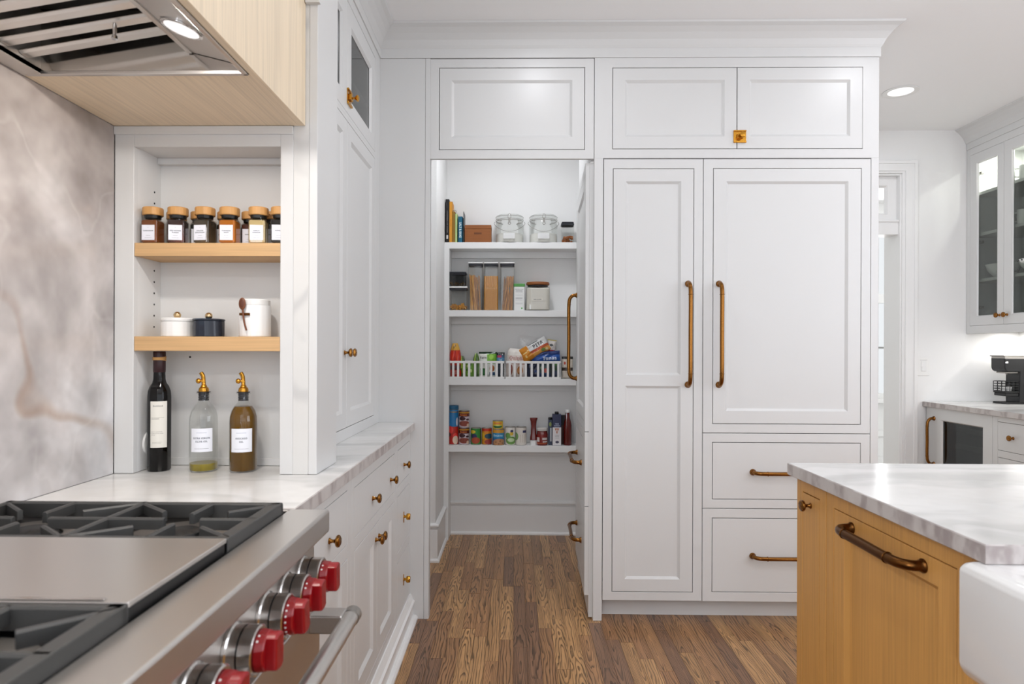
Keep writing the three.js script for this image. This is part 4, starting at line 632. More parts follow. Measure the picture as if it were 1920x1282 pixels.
{
  const y = 1.285;
  const can = (name, label, x, z, r, h, mat, lidH) => { const t = thing(name, label, 'canister', null, [x, y, z]); part(t, 'body', lathe([[0, 0], [r - 0.002, 0], [r, 0.002], [r, h - 0.001], [r - 0.0015, h], [0, h]], 48, 0.5), mat); part(t, 'lid', lathe([[0, h + 0.0005], [r + 0.0008, h + 0.0005], [r + 0.0012, h + 0.002], [r + 0.0012, h + lidH - 0.002], [r - 0.001, h + lidH], [0, h + lidH]], 48, 0.5), mat); part(t, 'knob', new THREE.SphereGeometry(0.0098, 24, 18).translate(0, h + lidH + 0.0085, 0), M.pinkGold); return t; };
  can('canister', 'low round white canister with a shiny gold ball knob', -0.943, -1.770, 0.0410, 0.0425, M.white, 0.0095);
  can('canister', 'low round blue-black marble canister with a gold ball knob', -0.8545, -1.770, 0.0410, 0.0445, M.navyStone, 0.0055);
  const t = thing('canister', 'tall white marble canister holding a wooden spoon on its front', 'canister', null, [-0.726, y, -1.772]), r = 0.0422;
  part(t, 'body', lathe([[0, 0], [r - 0.002, 0], [r, 0.003], [r, 0.085], [r - 0.001, 0.0875], [0, 0.0875]], 48, 0.5), M.whiteStone); part(t, 'lid', lathe([[0, 0.088], [r - 0.002, 0.088], [r - 0.0015, 0.101], [r - 0.004, 0.104], [0, 0.104]], 48, 0.5), M.white);
  part(t, 'spoon_holder', bx(-0.024, 0.004, 0.058, 0.065, 0.034, 0.0475, 0.001), M.darkBronze);
  const s = thing('spoon', 'small dark wooden spoon held upright on the tall white canister', 'spoon', null, [-0.726, y, -1.772]), bowlG = new THREE.SphereGeometry(1, 24, 16); bowlG.scale(0.0098, 0.0165, 0.0035);
  const hand = tube([[0, 0.012, 0], [0.001, 0.0, 0], [0.004, -0.02, 0.001], [0.0105, -0.044, 0.0015]], 0.0025, 24, 10);
  part(s, 'bowl', [clean(bowlG).translate(-0.0015, 0.028, 0)], M.spoonWood); part(s, 'hollow', new THREE.SphereGeometry(1, 20, 12).scale(0.0065, 0.0118, 0.0016).translate(-0.0015, 0.029, 0.0027), std(0x5c2f18, 0.5)); part(s, 'handle', hand, M.spoonWood);
  s.children.forEach((c) => c.position.set(-0.0125, 0.0615, 0.0505)); rebase(s);
}
{
  const y = 0.9145, w = thing('wine_bottle', 'tall dark bottle with a cream label and raffia round its neck', 'bottle', null, [-0.990, y, -1.765]), r = 0.0298;
  part(w, 'glass', lathe([[0, 0.003], [0.02, 0.0], [r - 0.003, 0.0], [r, 0.004], [r, 0.205], [0.0285, 0.220], [0.024, 0.233], [0.018, 0.242], [0.0155, 0.252], [0.0148, 0.268], [0.0145, 0.31], [0.0152, 0.328], [0, 0.329]], 44, 0.8), M.wineGlass);
  part(w, 'capsule', lathe([[0.0149, 0.272], [0.0158, 0.2745], [0.0158, 0.327], [0.0148, 0.330], [0, 0.330]], 36, 0.6), std(0x2c0a10, 0.35)); part(w, 'raffia', [0.306, 0.310, 0.3135].map((yy, i) => new THREE.TorusGeometry(0.0160, 0.0018, 8, 32).rotateX(Rl + (i - 1) * 0.1).translate(0, yy, 0)), std(0xc89a5e, 0.7));
  const curved = (r0, w0, y0, y1, notch) => { const a = w0 / r0, g = new THREE.CylinderGeometry(r0, r0, y1 - y0, 20, 1, true, -a / 2, a); g.translate(0, (y0 + y1) / 2, 0); return clean(g); };
  const lt = print(160, 512, (x, W0, H0) => { x.fillStyle = '#e4e1d8'; x.fillRect(0, 0, W0, H0); lines(x, ['Bottled'], W0 * 0.9, 60, 26, 0, '#8a8a86', 'serif'); x.fillStyle = '#77756f'; x.fillRect(10, 178, 120, 2); x.textAlign = 'left'; x.font = 'bold 15px sans-serif'; x.fillText('BALSAMIC', 12, 198); x.font = '12px sans-serif'; ['aged in oak barrels', 'product of the estate', '375 ml'].forEach((s, i) => x.fillText(s, 10, 340 + i * 18)); x.fillRect(20, 450, 90, 2); x.fillRect(20, 462, 80, 2); }, '#e4e1d8');
  part(w, 'label', [curved(r + 0.0006, 0.044, 0.066, 0.193)], paper(lt)).rotation.y = 0.46;
  const oil = (label, x, z, full, text, ry) => {
    const t = thing('oil_bottle', label, 'bottle', null, [x, y, z]), R = 0.0368, prof = [[0, 0.001], [R - 0.004, 0], [R, 0.004], [R, 0.138], [0.0355, 0.152], [0.031, 0.168], [0.024, 0.180], [0.017, 0.187], [0.0145, 0.193], [0.0145, 0.212], [0.0195, 0.2135], [0.0195, 0.2155], [0.0125, 0.2155]];
    part(t, 'glass', lathe(prof, 44, 0.9), M.jarGlass);
    const top = full ? [[0.0345, 0.150], [0.0295, 0.167], [0.0225, 0.1785], [0, 0.1785]] : [[0.0352, 0.022], [0, 0.022]];
    part(t, 'oil', lathe([[0, 0.003], [R - 0.004, 0.003], [R - 0.0016, 0.006], ...(full ? [[R - 0.0016, 0.137]] : []), ...top], 44, 0.8), full ? M.oil : M.oilPale);
    part(t, 'stopper', lathe([[0, 0.194], [0.0132, 0.194], [0.0134, 0.198], [0.0118, 0.199], [0.0134, 0.202], [0.0134, 0.205], [0.0118, 0.206], [0.0134, 0.209], [0.0134, 0.216], [0.0175, 0.2165], [0.0175, 0.2185], [0, 0.2185]], 32, 0.4), M.rubber);
    part(t, 'pourer', [lathe([[0, 0.2185], [0.0130, 0.2185], [0.0135, 0.223], [0.0120, 0.229], [0.0085, 0.232], [0.0075, 0.236], [0.0055, 0.238], [0, 0.238]], 28, 0.5), tube([[0, 0.236, 0], [-0.001, 0.25, 0], [-0.002, 0.262, 0.001], [-0.0065, 0.272, 0.004]], 0.0056, 20, 14), rod(V(0.0035, 0.246, 0.001), V(-0.008, 0.249, 0.006), 0.0032), new THREE.SphereGeometry(0.0072, 18, 14).scale(1, 1, 0.8).translate(-0.0115, 0.2485, 0.007)], M.gold);
    part(t, 'label', [curved(R + 0.0005, 0.0585, 0.056, 0.120)], paper(print(220, 240, (q, W0) => { q.fillStyle = '#9aa4b8'; q.fillRect(60, 42, 100, 3); lines(q, text, W0, 108, 25, 34, '#4a505c'); q.fillRect(40, 205, 140, 2); }, '#eceef5'))).rotation.y = ry; return t;
  };
  oil('clear glass oil bottle nearly empty with a gold pourer', -0.866, -1.766, false, ['EXTRA VIRGIN', 'OLIVE OIL'], 0.30);
  oil('glass bottle full of golden brown oil with a gold pourer', -0.755, -1.766, true, ['AVOCADO', 'OIL'], 0.26);
}
// ---------------------------------------------------------------- pantry shelves and what stands on them
const SH = [1.9596, 1.513, 1.0635, 0.6242], zs = -4.20;
{
  const t = thing('pantry_shelving', 'white pantry shelving of four thick shelves against the back wall', 'shelving');
  for (const y of SH) part(t, 'shelf', bx(-0.44, 0.442, y - 0.042, y, Zb + 0.003, zs, 0.0015), M.trim);
  part(t, 'upright', bx(-0.4695, -0.437, 0, SH[0] - 0.001, Zb + 0.003, zs + 0.003, 0.0015), M.trim); part(t, 'upright', bx(0.425, 0.443, 0, SH[0] - 0.043, Zb + 0.003, zs, 0.0015), M.trim);
  part(t, 'cleat', SH.map((y) => bx(-0.437, 0.425, y - 0.085, y - 0.042, Zb + 0.003, Zb + 0.02, 0.001)), M.trim); rebase(t);
}
const at = (o, x, y, z, ry = 0) => { o.position.set(x, y, z); o.rotation.y = ry; return o; };
const cloth = (hex, r = 0.6) => std(hex, r);
{ // ---- top shelf
  const y = SH[0];
  const book = (label, x0, x1, h, d, col, spine, tilt = 0) => {
    const w = x1 - x0, t = thing('book', label, 'book', 'cookbooks on the top pantry shelf', [(x0 + x1) / 2, y, zs - 0.015 - d / 2]), m = cloth(col, 0.45);
    part(t, 'cover', [bx(-w / 2, -w / 2 + 0.0018, 0, h, -d / 2, d / 2, 0.0006), bx(w / 2 - 0.0018, w / 2, 0, h, -d / 2, d / 2, 0.0006), bx(-w / 2, w / 2, 0, h, d / 2 - 0.002, d / 2, 0.0006)], m);
    part(t, 'pages', bx(-w / 2 + 0.0018, w / 2 - 0.0018, 0.003, h - 0.003, -d / 2 + 0.002, d / 2 - 0.002, 0), cloth(0xe9e3d4, 0.9));
    if (spine) part(t, 'spine_print', new THREE.PlaneGeometry(w * 0.86, h * 0.96).translate(0, h / 2, d / 2 + 0.0006), paper(spine)); t.rotation.z = tilt; return t;
  };
  const spineText = (bg, fg, str, size, mark) => print(48, 384, (x, w, h) => { x.save(); x.translate(w / 2, h * 0.52); x.rotate(Math.PI / 2); x.fillStyle = fg; x.font = 'bold ' + size + 'px sans-serif'; x.textAlign = 'center'; x.fillText(str, 0, size * 0.35); x.restore(); if (mark) { x.fillStyle = mark; x.fillRect(10, h - 60, 28, 34); } }, bg);
  book('tall black book standing leftmost on the top pantry shelf', -0.4640, -0.4405, 0.286, 0.12, 0x1a1718, spineText('#1c1819', '#8f8a8a', 'COOKING AT HOME', 22, '#ddd8d4'));
  book('tall orange book beside the black book', -0.4400, -0.4190, 0.270, 0.115, 0xdb952e, spineText('#dd9830', '#b87318', 'RECIPES', 18));
  { const t = book('ochre ring-bound notebook with a wire spine beside the orange book', -0.4185, -0.4010, 0.205, 0.11, 0x8f6a1c, null); part(t, 'wire_ring', [0.165, 0.195, 0.2].map((yy, i) => new THREE.TorusGeometry(0.0125, 0.0012, 8, 24).translate(0.002, yy + 0.008, 0.045 - i * 0.008)), M.steelDull); }
  book('pale green thin book between the notebook and the blue book', -0.4005, -0.3865, 0.190, 0.11, 0xb9d08c, spineText('#b9d08c', '#7f9a58', 'GARDEN TABLE', 16));
  book('blue book with white lettering on its spine', -0.3810, -0.3520, 0.172, 0.12, 0x13607d, spineText('#135f7c', '#eef4f2', 'SALT & BAKE', 40), 0);
  { const t = thing('bookend', 'thin grey metal bookend between the blue book and wooden box', 'bookend', null, [-0.3450, y, zs - 0.075]); part(t, 'plate', bx(-0.0018, 0.0018, 0, 0.205, -0.06, 0.06, 0.0008), std(0x55585a, 0.4, 0.6)); part(t, 'foot', bx(-0.03, 0, 0, 0.0012, -0.05, 0.05, 0), std(0x55585a, 0.4, 0.6)); }
  { const t = thing('recipe_box', 'reddish brown wooden recipe box with a small metal lid slot', 'box', null, [-0.2508, y, zs - 0.08]); part(t, 'box', bx(-0.0875, 0.0875, 0, 0.092, -0.058, 0.058, 0.002, true), M.walnut); part(t, 'lid', bx(-0.088, 0.088, 0.0928, 0.118, -0.0585, 0.0585, 0.002, true), M.walnut); part(t, 'card_holder', bx(-0.019, 0.019, 0.118, 0.124, -0.004, 0.004, 0.001), M.black); part(t, 'engraved_mark', new THREE.PlaneGeometry(0.05, 0.012).translate(0.0, 0.062, 0.0584), std(0x6b3a15, 0.6)); }
  const r = 0.0925, body = merge([lathe([[0, 0.002], [r - 0.006, 0], [r, 0.006], [r + 0.002, 0.05], [r + 0.003, 0.12], [r - 0.002, 0.142], [r - 0.006, 0.15], [r - 0.001, 0.154]], 48, 1.0)]), lidG = lathe([[r - 0.002, 0.156], [r + 0.001, 0.158], [r + 0.001, 0.178], [r - 0.004, 0.186], [r * 0.6, 0.192], [0, 0.194]], 48, 0.9);
  const flourG = lathe([[0, 0.004], [r - 0.004, 0.004], [r - 0.003, 0.03], [r - 0.004, 0.062], [r * 0.5, 0.055], [0, 0.048]], 40, 1);
  const cj = (label, x) => {
    const t = thing('bail_jar', label, 'jar', 'glass bail jars on the top pantry shelf', [x, y, -4.285]);
    part(t, 'glass', body, M.jarGlass); part(t, 'lid', lidG, M.jarGlass); part(t, 'flour', flourG, cloth(0xf1efe9, 0.95)); 
    part(t, 'wire_band', [new THREE.TorusGeometry(r - 0.003, 0.0017, 8, 48).rotateX(Rl).translate(0, 0.150, 0), new THREE.TorusGeometry(r + 0.001, 0.0014, 8, 48).rotateX(Rl).translate(0, 0.176, 0), new THREE.TorusGeometry(r + 0.0005, 0.0012, 8, 48).rotateX(Rl).translate(0, 0.157, 0)], M.steelDull);
    part(t, 'clasp', [bx(-0.006, 0.006, 0.130, 0.160, r - 0.002, r + 0.005, 0.002), tube([[-0.008, 0.155, r], [-0.009, 0.176, r + 0.004], [0, 0.186, r + 0.002], [0.009, 0.176, r + 0.004], [0.008, 0.155, r]], 0.0016, 24, 8), new THREE.TorusGeometry(0.008, 0.002, 8, 20).translate(0, 0.122, r + 0.006)], M.steelDull);
    part(t, 'bail_handle', [tube([[-r - 0.004, 0.149, 0], [-r - 0.010, 0.135, 0.02], [-r * 0.85, 0.10, r * 0.75], [-r * 0.4, 0.075, r * 1.03], [0, 0.068, r * 1.08], [r * 0.4, 0.075, r * 1.03], [r * 0.85, 0.10, r * 0.75], [r + 0.010, 0.135, 0.02], [r + 0.004, 0.149, 0]], 0.0015, 60, 8)], M.steelDull);
    part(t, 'label', [bx(-0.040, 0.036, 0.022, 0.058, r + 0.002, r + 0.0032, 0.0008)], phy({ color: 0xffffff, roughness: 0.4, transmission: 0.5, thickness: 0 })); return t;
  };
  cj('left glass bail jar with flour beside the wooden box', -0.0425); cj('right glass bail jar with flour beside the small pantry jar', 0.1835);
  { const t = thing('food_jar', 'small clear jar with a dark lid and brown nuts, partly behind the door', 'jar', null, [0.343, y, -4.272]); part(t, 'glass', upBox(0.082, 0.012, 0, 0.118), M.jarGlass); part(t, 'lid', [upBox(0.084, 0.012, 0.118, 0.132, 0.002), upBox(0.08, 0.012, 0.132, 0.141, 0.002)], M.rubber); const n = []; for (let i = 0; i < 40; i++) n.push(new THREE.SphereGeometry(0.009, 8, 6).scale(1, 0.7, 0.8).translate(rr(-0.03, 0.03), rr(0.007, 0.05), rr(-0.03, 0.03))); const m = part(t, 'nuts', n, cloth(0xa85d1e, 0.6)); m.userData.kind = 'stuff'; }
}
{ // ---- second shelf
  const y = SH[1];
  const bow = (n, x0, x1, y0, y1, z0, z1, col) => { const g = []; for (let i = 0; i < n; i++) { const c = new THREE.CylinderGeometry(0.004, 0.004, 0.03, 7, 1).rotateZ(rr(0, 3)).rotateY(rr(0, 3)).translate(rr(x0, x1), rr(y0, y1), rr(z0, z1)); g.push(c); } return g; };
  const box = (label, x, z, w, h, d, lidM, fillN, fillH, y0, colG) => {
    const t = thing('food_container', label, 'container', null, [x, y + y0, z]), s = sq(w, 0.012); const G = extr(s, h - 0.02, 0.002).rotateX(-Rl); G.scale(1, 1, d / w);
    const L1 = extr(sq(w + 0.004, 0.012), 0.011, 0.003).rotateX(-Rl).scale(1, 1, d / w).translate(0, h - 0.0115, 0), L2 = extr(sq(w - 0.002, 0.012), 0.010, 0.001).rotateX(-Rl).scale(1, 1, d / w).translate(0, h - 0.021, 0);
    part(t, 'tub', G, colG); part(t, 'lid', L1, lidM); part(t, 'seal', L2, M.rubber);
    const m = part(t, 'pasta', bow(fillN, -w / 2 + 0.016, w / 2 - 0.016, 0.008, fillH, -d / 2 + 0.014, d / 2 - 0.014), cloth(0xdb9a3d, 0.6)); m.userData.kind = 'stuff'; return t;
  };
  box('lower clear container with a white lid and tube pasta, under a dark one', -0.3840, -4.270, 0.128, 0.158, 0.118, M.white, 60, 0.036, 0, M.jarGlass);
  box('upper dark-lidded container of pasta stacked on the white-lidded one', -0.3890, -4.270, 0.120, 0.097, 0.112, std(0x20242b, 0.3), 36, 0.022, 0.158, M.darkGlass);
  const H = 0.318, w = 0.096, tall = (label, x, build) => {
    const t = thing('pasta_canister', label, 'canister', 'tall pasta canisters on the second pantry shelf', [x, y, -4.262]);
    part(t, 'tub', upBox(w, 0.010, 0, H - 0.024, 0.002), M.jarGlass); part(t, 'seal', upBox(w - 0.003, 0.01, H - 0.024, H - 0.009, 0.001), M.rubber); part(t, 'lid', upBox(w + 0.003, 0.010, H - 0.009, H, 0.002), M.white); build(t); return t;
  };
  const sticks = (n, lean, r, h, col) => (t) => { const g = []; for (let i = 0; i < n; i++) { const x = rr(-0.036, 0.036), z = rr(-0.036, 0.036), k = lean(x), top = Math.max(-0.04, Math.min(0.04, x + k)), hh = h * rr(0.93, 1.0); g.push(rod(V(x, 0.004, z), V(top, hh, Math.max(-0.04, Math.min(0.04, z + rr(-0.012, 0.012)))), r, r, 6)); } const h1 = Math.floor(g.length / 2); part(t, 'pasta', g.slice(0, h1), cloth(col, 0.6)).userData.kind = 'stuff'; part(t, 'pasta', g.slice(h1), cloth(0xb87a30, 0.6)).userData.kind = 'stuff'; };
  tall('left tall canister of light spaghetti leaning leftward', -0.2655, sticks(70, (x) => (x > -0.01 ? rr(-0.055, 0.0) : rr(-0.02, 0.01)), 0.0024, 0.238, 0xe8ac55));
  tall('middle tall canister packed with deep yellow spaghetti', -0.1630, (t) => { part(t, 'pasta', [upBox(0.085, 0.008, 0.003, 0.225, 0.001), ...[...Array(44).keys()].map((i) => { const s = i % 11, f = Math.floor(i / 11), o = -0.038 + s * 0.0076; return f < 2 ? rod(V(o, 0.004, (f ? 1 : -1) * 0.0425), V(o + rr(-0.002, 0.002), 0.228, (f ? 1 : -1) * 0.0425), 0.0028, 0.0028, 6) : rod(V((f === 2 ? 1 : -1) * 0.0425, 0.004, o), V((f === 2 ? 1 : -1) * 0.0425, 0.228, o), 0.0028, 0.0028, 6); })], cloth(0xd28e10, 0.6)).userData.kind = 'stuff'; });
  tall('right tall canister of brown spaghetti leaning rightward', -0.0560, sticks(60, (x) => (x < 0.01 ? rr(-0.005, 0.06) : rr(-0.01, 0.02)), 0.0025, 0.232, 0xdc9a42));
  { const t = thing('grated_cheese_tub', 'slim white carton with a green lid beside the spaghetti', 'carton', null, [0.0235, y, -4.255]); const tx = print(140, 330, (x, w0) => { x.fillStyle = '#555'; lines(x, ['Nutrition Facts'], w0, 30, 16, 0, '#444'); x.fillStyle = '#777'; for (const [a, b] of [[44, 6], [58, 2], [66, 2], [110, 2], [150, 7], [168, 2], [180, 2], [225, 2], [238, 2]]) x.fillRect(18, a, 100, b); x.fillStyle = '#3a3'; x.fillRect(100, 290, 16, 22); }, '#f0f1ef'); part(t, 'carton', bx(-0.0355, 0.0355, 0, 0.158, -0.03, 0.03, 0.003), M.white); part(t, 'print', new THREE.PlaneGeometry(0.064, 0.15).translate(0, 0.077, 0.0306), paper(tx)); part(t, 'lid', bx(-0.0372, 0.0372, 0.158, 0.178, -0.0315, 0.0315, 0.004), std(0x4f9c46, 0.4)); }
  { const t = thing('flour_canister', 'round-cornered glass canister of flour with a wooden lid', 'canister', null, [0.1475, y, -4.272]); part(t, 'glass', [upBox(0.156, 0.03, 0, 0.156, 0.006), lathe([[0.066, 0.156], [0.064, 0.166], [0.068, 0.17]], 40)], M.jarGlass); part(t, 'flour', upBox(0.151, 0.028, 0.004, 0.147, 0.006), cloth(0xe9e3d8, 0.95)); part(t, 'lid', lathe([[0, 0.169], [0.070, 0.169], [0.0765, 0.173], [0.078, 0.182], [0.075, 0.189], [0, 0.190]], 44, 0.6), M.walnut); part(t, 'gasket', lathe([[0.06, 0.160], [0.067, 0.160], [0.067, 0.169], [0.06, 0.169]], 40), M.rubber); part(t, 'print', new THREE.PlaneGeometry(0.07, 0.018).translate(-0.005, 0.072, 0.0786), paper(print(140, 36, (x, w0) => lines(x, ['THE FLOUR'], w0, 26, 20, 0, '#555'), '#e9e4d9'))); }
}
// ---- soft packets: two bulging printed faces joined round the edge
function packet(w, h, t, o = 0, pinch = 0.0) {
  const n = 14, m = 14, P = [], U = [], I = [], pos = (i, j, s) => { const u = i / n * 2 - 1, v = j / m * 2 - 1, e = Math.max(0, 1 - Math.pow(Math.abs(u), 3)) * Math.max(0, 1 - Math.pow(Math.abs(v), 3)), nar = 1 - pinch * Math.max(0, v) ** 2, wr = (vnoise(i * 0.6 + o, j * 0.6 + s * 9 + o) - 0.5) * 0.35; return [u * w / 2 * nar * (1 - 0.03 * e), (v + 1) * h / 2, s * t / 2 * Math.sqrt(e) * (1 + wr * 1.4) + (vnoise(i * 0.4 + o, j * 0.4) - 0.5) * t * 0.12]; };
  for (const s of [1, -1]) { const b = P.length / 3; for (let j = 0; j <= m; j++) for (let i = 0; i <= n; i++) { P.push(...pos(i, j, s)); U.push(i / n, j / m); } for (let j = 0; j < m; j++) for (let i = 0; i < n; i++) { const a = b + j * (n + 1) + i, q = a + 1, c = a + n + 1, d = c + 1; s > 0 ? I.push(a, q, d, a, d, c) : I.push(a, d, q, a, c, d); } }
  const g = new THREE.BufferGeometry(); g.setAttribute('position', new THREE.Float32BufferAttribute(P, 3)); g.setAttribute('uv', new THREE.Float32BufferAttribute(U, 2)); g.setIndex(I); g.computeVertexNormals(); return clean(g);
}
const gloss = (tex, r = 0.3) => phy({ color: 0xffffff, map: tex, roughness: r, clearcoat: 0.35, clearcoatRoughness: 0.25 });
{ // ---- third shelf: two slatted baskets full of packets
  const y = SH[2], bw = 0.365, bh = 0.1165, bd = 0.125, slats = [0.028, 0.06, 0.10, 0.133, 0.172, 0.214, 0.245, 0.278, 0.314, 0.347];
  const side = (g, z) => { for (const s of slats) g.push(bx(-bw / 2 + s - 0.0075, -bw / 2 + s + 0.0075, 0.012, bh - 0.015, z - 0.0015, z + 0.0015, 0.0008)); };
  const basket = (label, x) => {
    const t = thing('basket', label, 'basket', 'white slatted baskets on the third pantry shelf', [x, y, zs - 0.004 - bd / 2]), g = []; side(g, bd / 2 - 0.002); side(g, -bd / 2 + 0.002);
    for (const sx of [-1, 1]) for (let k = 0; k < 4; k++) { const z = -bd / 2 + 0.02 + k * 0.028; g.push(bx(sx * (bw / 2 - 0.002) - 0.0015, sx * (bw / 2 - 0.002) + 0.0015, 0.012, bh - 0.015, z - 0.006, z + 0.006, 0.0006)); }
    part(t, 'slats', g, M.white); part(t, 'rim', [bx(-bw / 2, bw / 2, bh - 0.016, bh, bd / 2 - 0.005, bd / 2, 0.002), bx(-bw / 2, bw / 2, bh - 0.016, bh, -bd / 2, -bd / 2 + 0.005, 0.002), bx(-bw / 2, -bw / 2 + 0.005, bh - 0.016, bh, -bd / 2, bd / 2, 0.002), bx(bw / 2 - 0.005, bw / 2, bh - 0.016, bh, -bd / 2, bd / 2, 0.002)], M.white); part(t, 'base', [bx(-bw / 2, bw / 2, 0, 0.006, -bd / 2, bd / 2, 0.002), bx(-bw / 2, bw / 2, 0.004, 0.013, bd / 2 - 0.005, bd / 2, 0.001)], M.white); return t;
  };
  basket('left white slatted basket with green and red packets', -0.2545); basket('right white slatted basket with the orange and blue packets', 0.1175);
  const z = zs - 0.065;
  const pk = (label, x, w, h, t, tex, dz = 0, y0 = 0.008, rz = 0, pinch = 0, o = 1, ry = 0) => { const g = thing('packet', label, 'packet', null, [x, y + y0, z + dz]); part(g, 'bag', packet(w, h, t, o, pinch), gloss(tex)); g.rotation.set(0, ry, rz); return g; };
  const P = (bg, fn) => print(160, 200, fn, bg), blot = (x, c, pts) => { x.fillStyle = c; for (const [a, b, r, r2] of pts) { x.beginPath(); x.ellipse(a, b, r, r2 ?? r, 0, 0, 7); x.fill(); } };
  pk('bright red packet with a yellow twisted top in the left basket', -0.398, 0.078, 0.225, 0.05, P('#c8220c', (x, w) => { x.fillStyle = '#d9a63c'; x.fillRect(0, 0, w, 42); blot(x, '#3a2a18', [[60, 24, 8], [96, 14, 7]]); blot(x, '#e6b98a', [[76, 12, 10]]); x.fillStyle = '#e2401a'; x.fillRect(40, 44, 18, 70); x.fillRect(100, 44, 22, 70); x.fillStyle = '#5c2a2a'; x.fillRect(0, 130, w, 26); lines(x, ['FRUIT'], w, 184, 34, 0, '#d8b0a8'); }), 0, 0.008, 0.02, 0.55, 3);
  pk('small dark green packet peeking above the left basket rim beside the red one', -0.357, 0.045, 0.14, 0.03, P('#3f5c1c', (x) => { blot(x, '#9fb83a', [[60, 60, 30, 60], [110, 120, 26, 50]]); blot(x, '#20300e', [[40, 150, 20, 30]]); }), -0.01, 0.008, 0, 0.5, 5);
  pk('lime green packet behind the left basket slats', -0.305, 0.055, 0.105, 0.03, P('#6f9e3a', (x) => { blot(x, '#cfdc94', [[40, 60, 18], [110, 120, 22], [60, 160, 16]]); blot(x, '#2d4416', [[100, 40, 16], [30, 110, 12]]); }), 0.01, 0.008, 0, 0, 8);
  pk('pointed green packet standing behind the left basket rim', -0.262, 0.05, 0.160, 0.03, P('#55802a', (x, w, h) => { x.fillStyle = '#a8bf52'; x.fillRect(30, 0, 30, h); x.fillStyle = '#35501a'; x.fillRect(90, 0, 24, h); blot(x, '#d8e0a0', [[70, 150, 14], [40, 110, 10]]); }), -0.012, 0.008, 0, 0.75, 9);
  pk('white and lime green pouch in the left basket', -0.184, 0.118, 0.168, 0.045, P('#e8eae2', (x, w, h) => { x.fillStyle = '#12351a'; x.fillRect(0, 0, w, 16); x.fillStyle = '#74b32c'; x.fillRect(74, 16, w - 74, 78); blot(x, '#98cc48', [[112, 40, 20]]); lines(x, ['Farm'], 80, 54, 24, 0, '#333'); x.fillStyle = '#1f6a2c'; x.fillRect(10, 130, 46, 56); blot(x, '#b4602c', [[120, 130, 22, 26]]); x.fillStyle = '#2b4a70'; x.fillRect(96, 160, 50, 26); }), 0, 0.008, 0, 0, 11);
  pk('blue box-shaped packet with a dark top at the right of the left basket', -0.100, 0.056, 0.165, 0.04, P('#33506e', (x, w, h) => { x.fillStyle = '#12161c'; x.fillRect(0, 0, w, 22); x.fillStyle = '#b8345c'; x.fillRect(20, 24, 80, 18); x.fillStyle = '#4f86b0'; x.fillRect(0, 42, w, 40); lines(x, ['SEED'], w, 74, 26, 0, '#bcd4e8'); x.fillStyle = '#1d2838'; x.fillRect(0, 90, w, h); x.fillStyle = '#b8c4d0'; x.fillRect(80, 170, 24, 12); }), 0, 0.008, 0, 0, 13);
  pk('pale pink and cream packet at the left of the right basket', 0.003, 0.135, 0.190, 0.06, P('#dfd2c8', (x, w, h) => { x.fillStyle = '#ece6de'; x.fillRect(0, 0, w, 46); lines(x, ['Quinoa'], w, 78, 34, 0, '#a8655c', 'serif'); blot(x, '#222a3c', [[90, 92, 10]]); x.fillStyle = '#c69a8e'; x.fillRect(0, 100, w, 8); blot(x, '#b5763a', [[110, 150, 24, 30]]); blot(x, '#8a3a2c', [[40, 150, 10, 36]]); }), 0.004, 0.008, -0.06, 0.12, 17);
  pk('dark navy packet behind the slats of the right basket', 0.118, 0.08, 0.115, 0.04, P('#14203c', (x) => { blot(x, '#2a4478', [[40, 60, 14], [110, 130, 18]]); blot(x, '#a8b4c8', [[70, 150, 6]]); }), 0.008, 0.008, 0, 0, 19);
  pk('muted green and red packet behind the slats of the right basket', 0.195, 0.08, 0.115, 0.04, P('#47585a', (x, w, h) => { blot(x, '#c0584e', [[90, 120, 26]]); blot(x, '#8ea27c', [[40, 90, 22], [120, 50, 18]]); x.fillStyle = '#28406a'; x.fillRect(0, 150, w, 50); }), 0.006, 0.008, 0, 0, 21);
  pk('dark green packet at the right end of the right basket', 0.268, 0.055, 0.115, 0.035, P('#27482a', (x, w, h) => { x.fillStyle = '#4f8a3a'; x.fillRect(0, 0, w, 60); x.fillStyle = '#1c2f4c'; x.fillRect(0, 120, w, 80); }), 0.004, 0.008, 0, 0, 23);
  const bl = thing('packet', 'blue packet with white lettering lying across the right basket', 'packet', null, [0.205, y + 0.108, z + 0.012]); part(bl, 'bag', packet(0.185, 0.075, 0.06, 27), gloss(print(256, 110, (x, w) => { x.fillStyle = '#12306e'; x.fillRect(0, 0, w, 40); lines(x, ['Tunas'], w * 1.25, 92, 46, 0, '#eef2f6'); }, '#1450a4'))); bl.rotation.set(-0.12, 0, 0.05);
  const or = thing('packet', 'orange and white packet lying slanted on top of the right basket', 'packet', null, [0.150, y + 0.150, z + 0.02]); part(or, 'bag', packet(0.20, 0.098, 0.065, 31), gloss(print(320, 160, (x, w, h) => { x.fillStyle = '#d98a1c'; x.fillRect(0, 0, 130, h); blot(x, '#f6d488', [[50, 70, 26, 8], [90, 60, 16, 6], [44, 110, 10, 16]]); x.fillStyle = '#dcdcda'; x.fillRect(100, 0, 230, 84); x.fillStyle = '#c4542a'; x.beginPath(); x.moveTo(100, 84); x.lineTo(320, 84); x.lineTo(320, 112); x.lineTo(120, 112); x.fill(); x.fillStyle = '#e2a048'; x.fillRect(120, 112, 200, 50); blot(x, '#7a9a4c', [[240, 130, 24, 16]]); blot(x, '#e8d8a0', [[280, 138, 14]]); x.save(); lines(x, ['PITA'], 430, 74, 58, 0, '#2c2c30'); x.fillStyle = '#3c3c40'; x.fillRect(110, 8, 120, 10); x.restore(); }, '#d98a1c'))); or.rotation.set(-0.15, 0, 0.52);
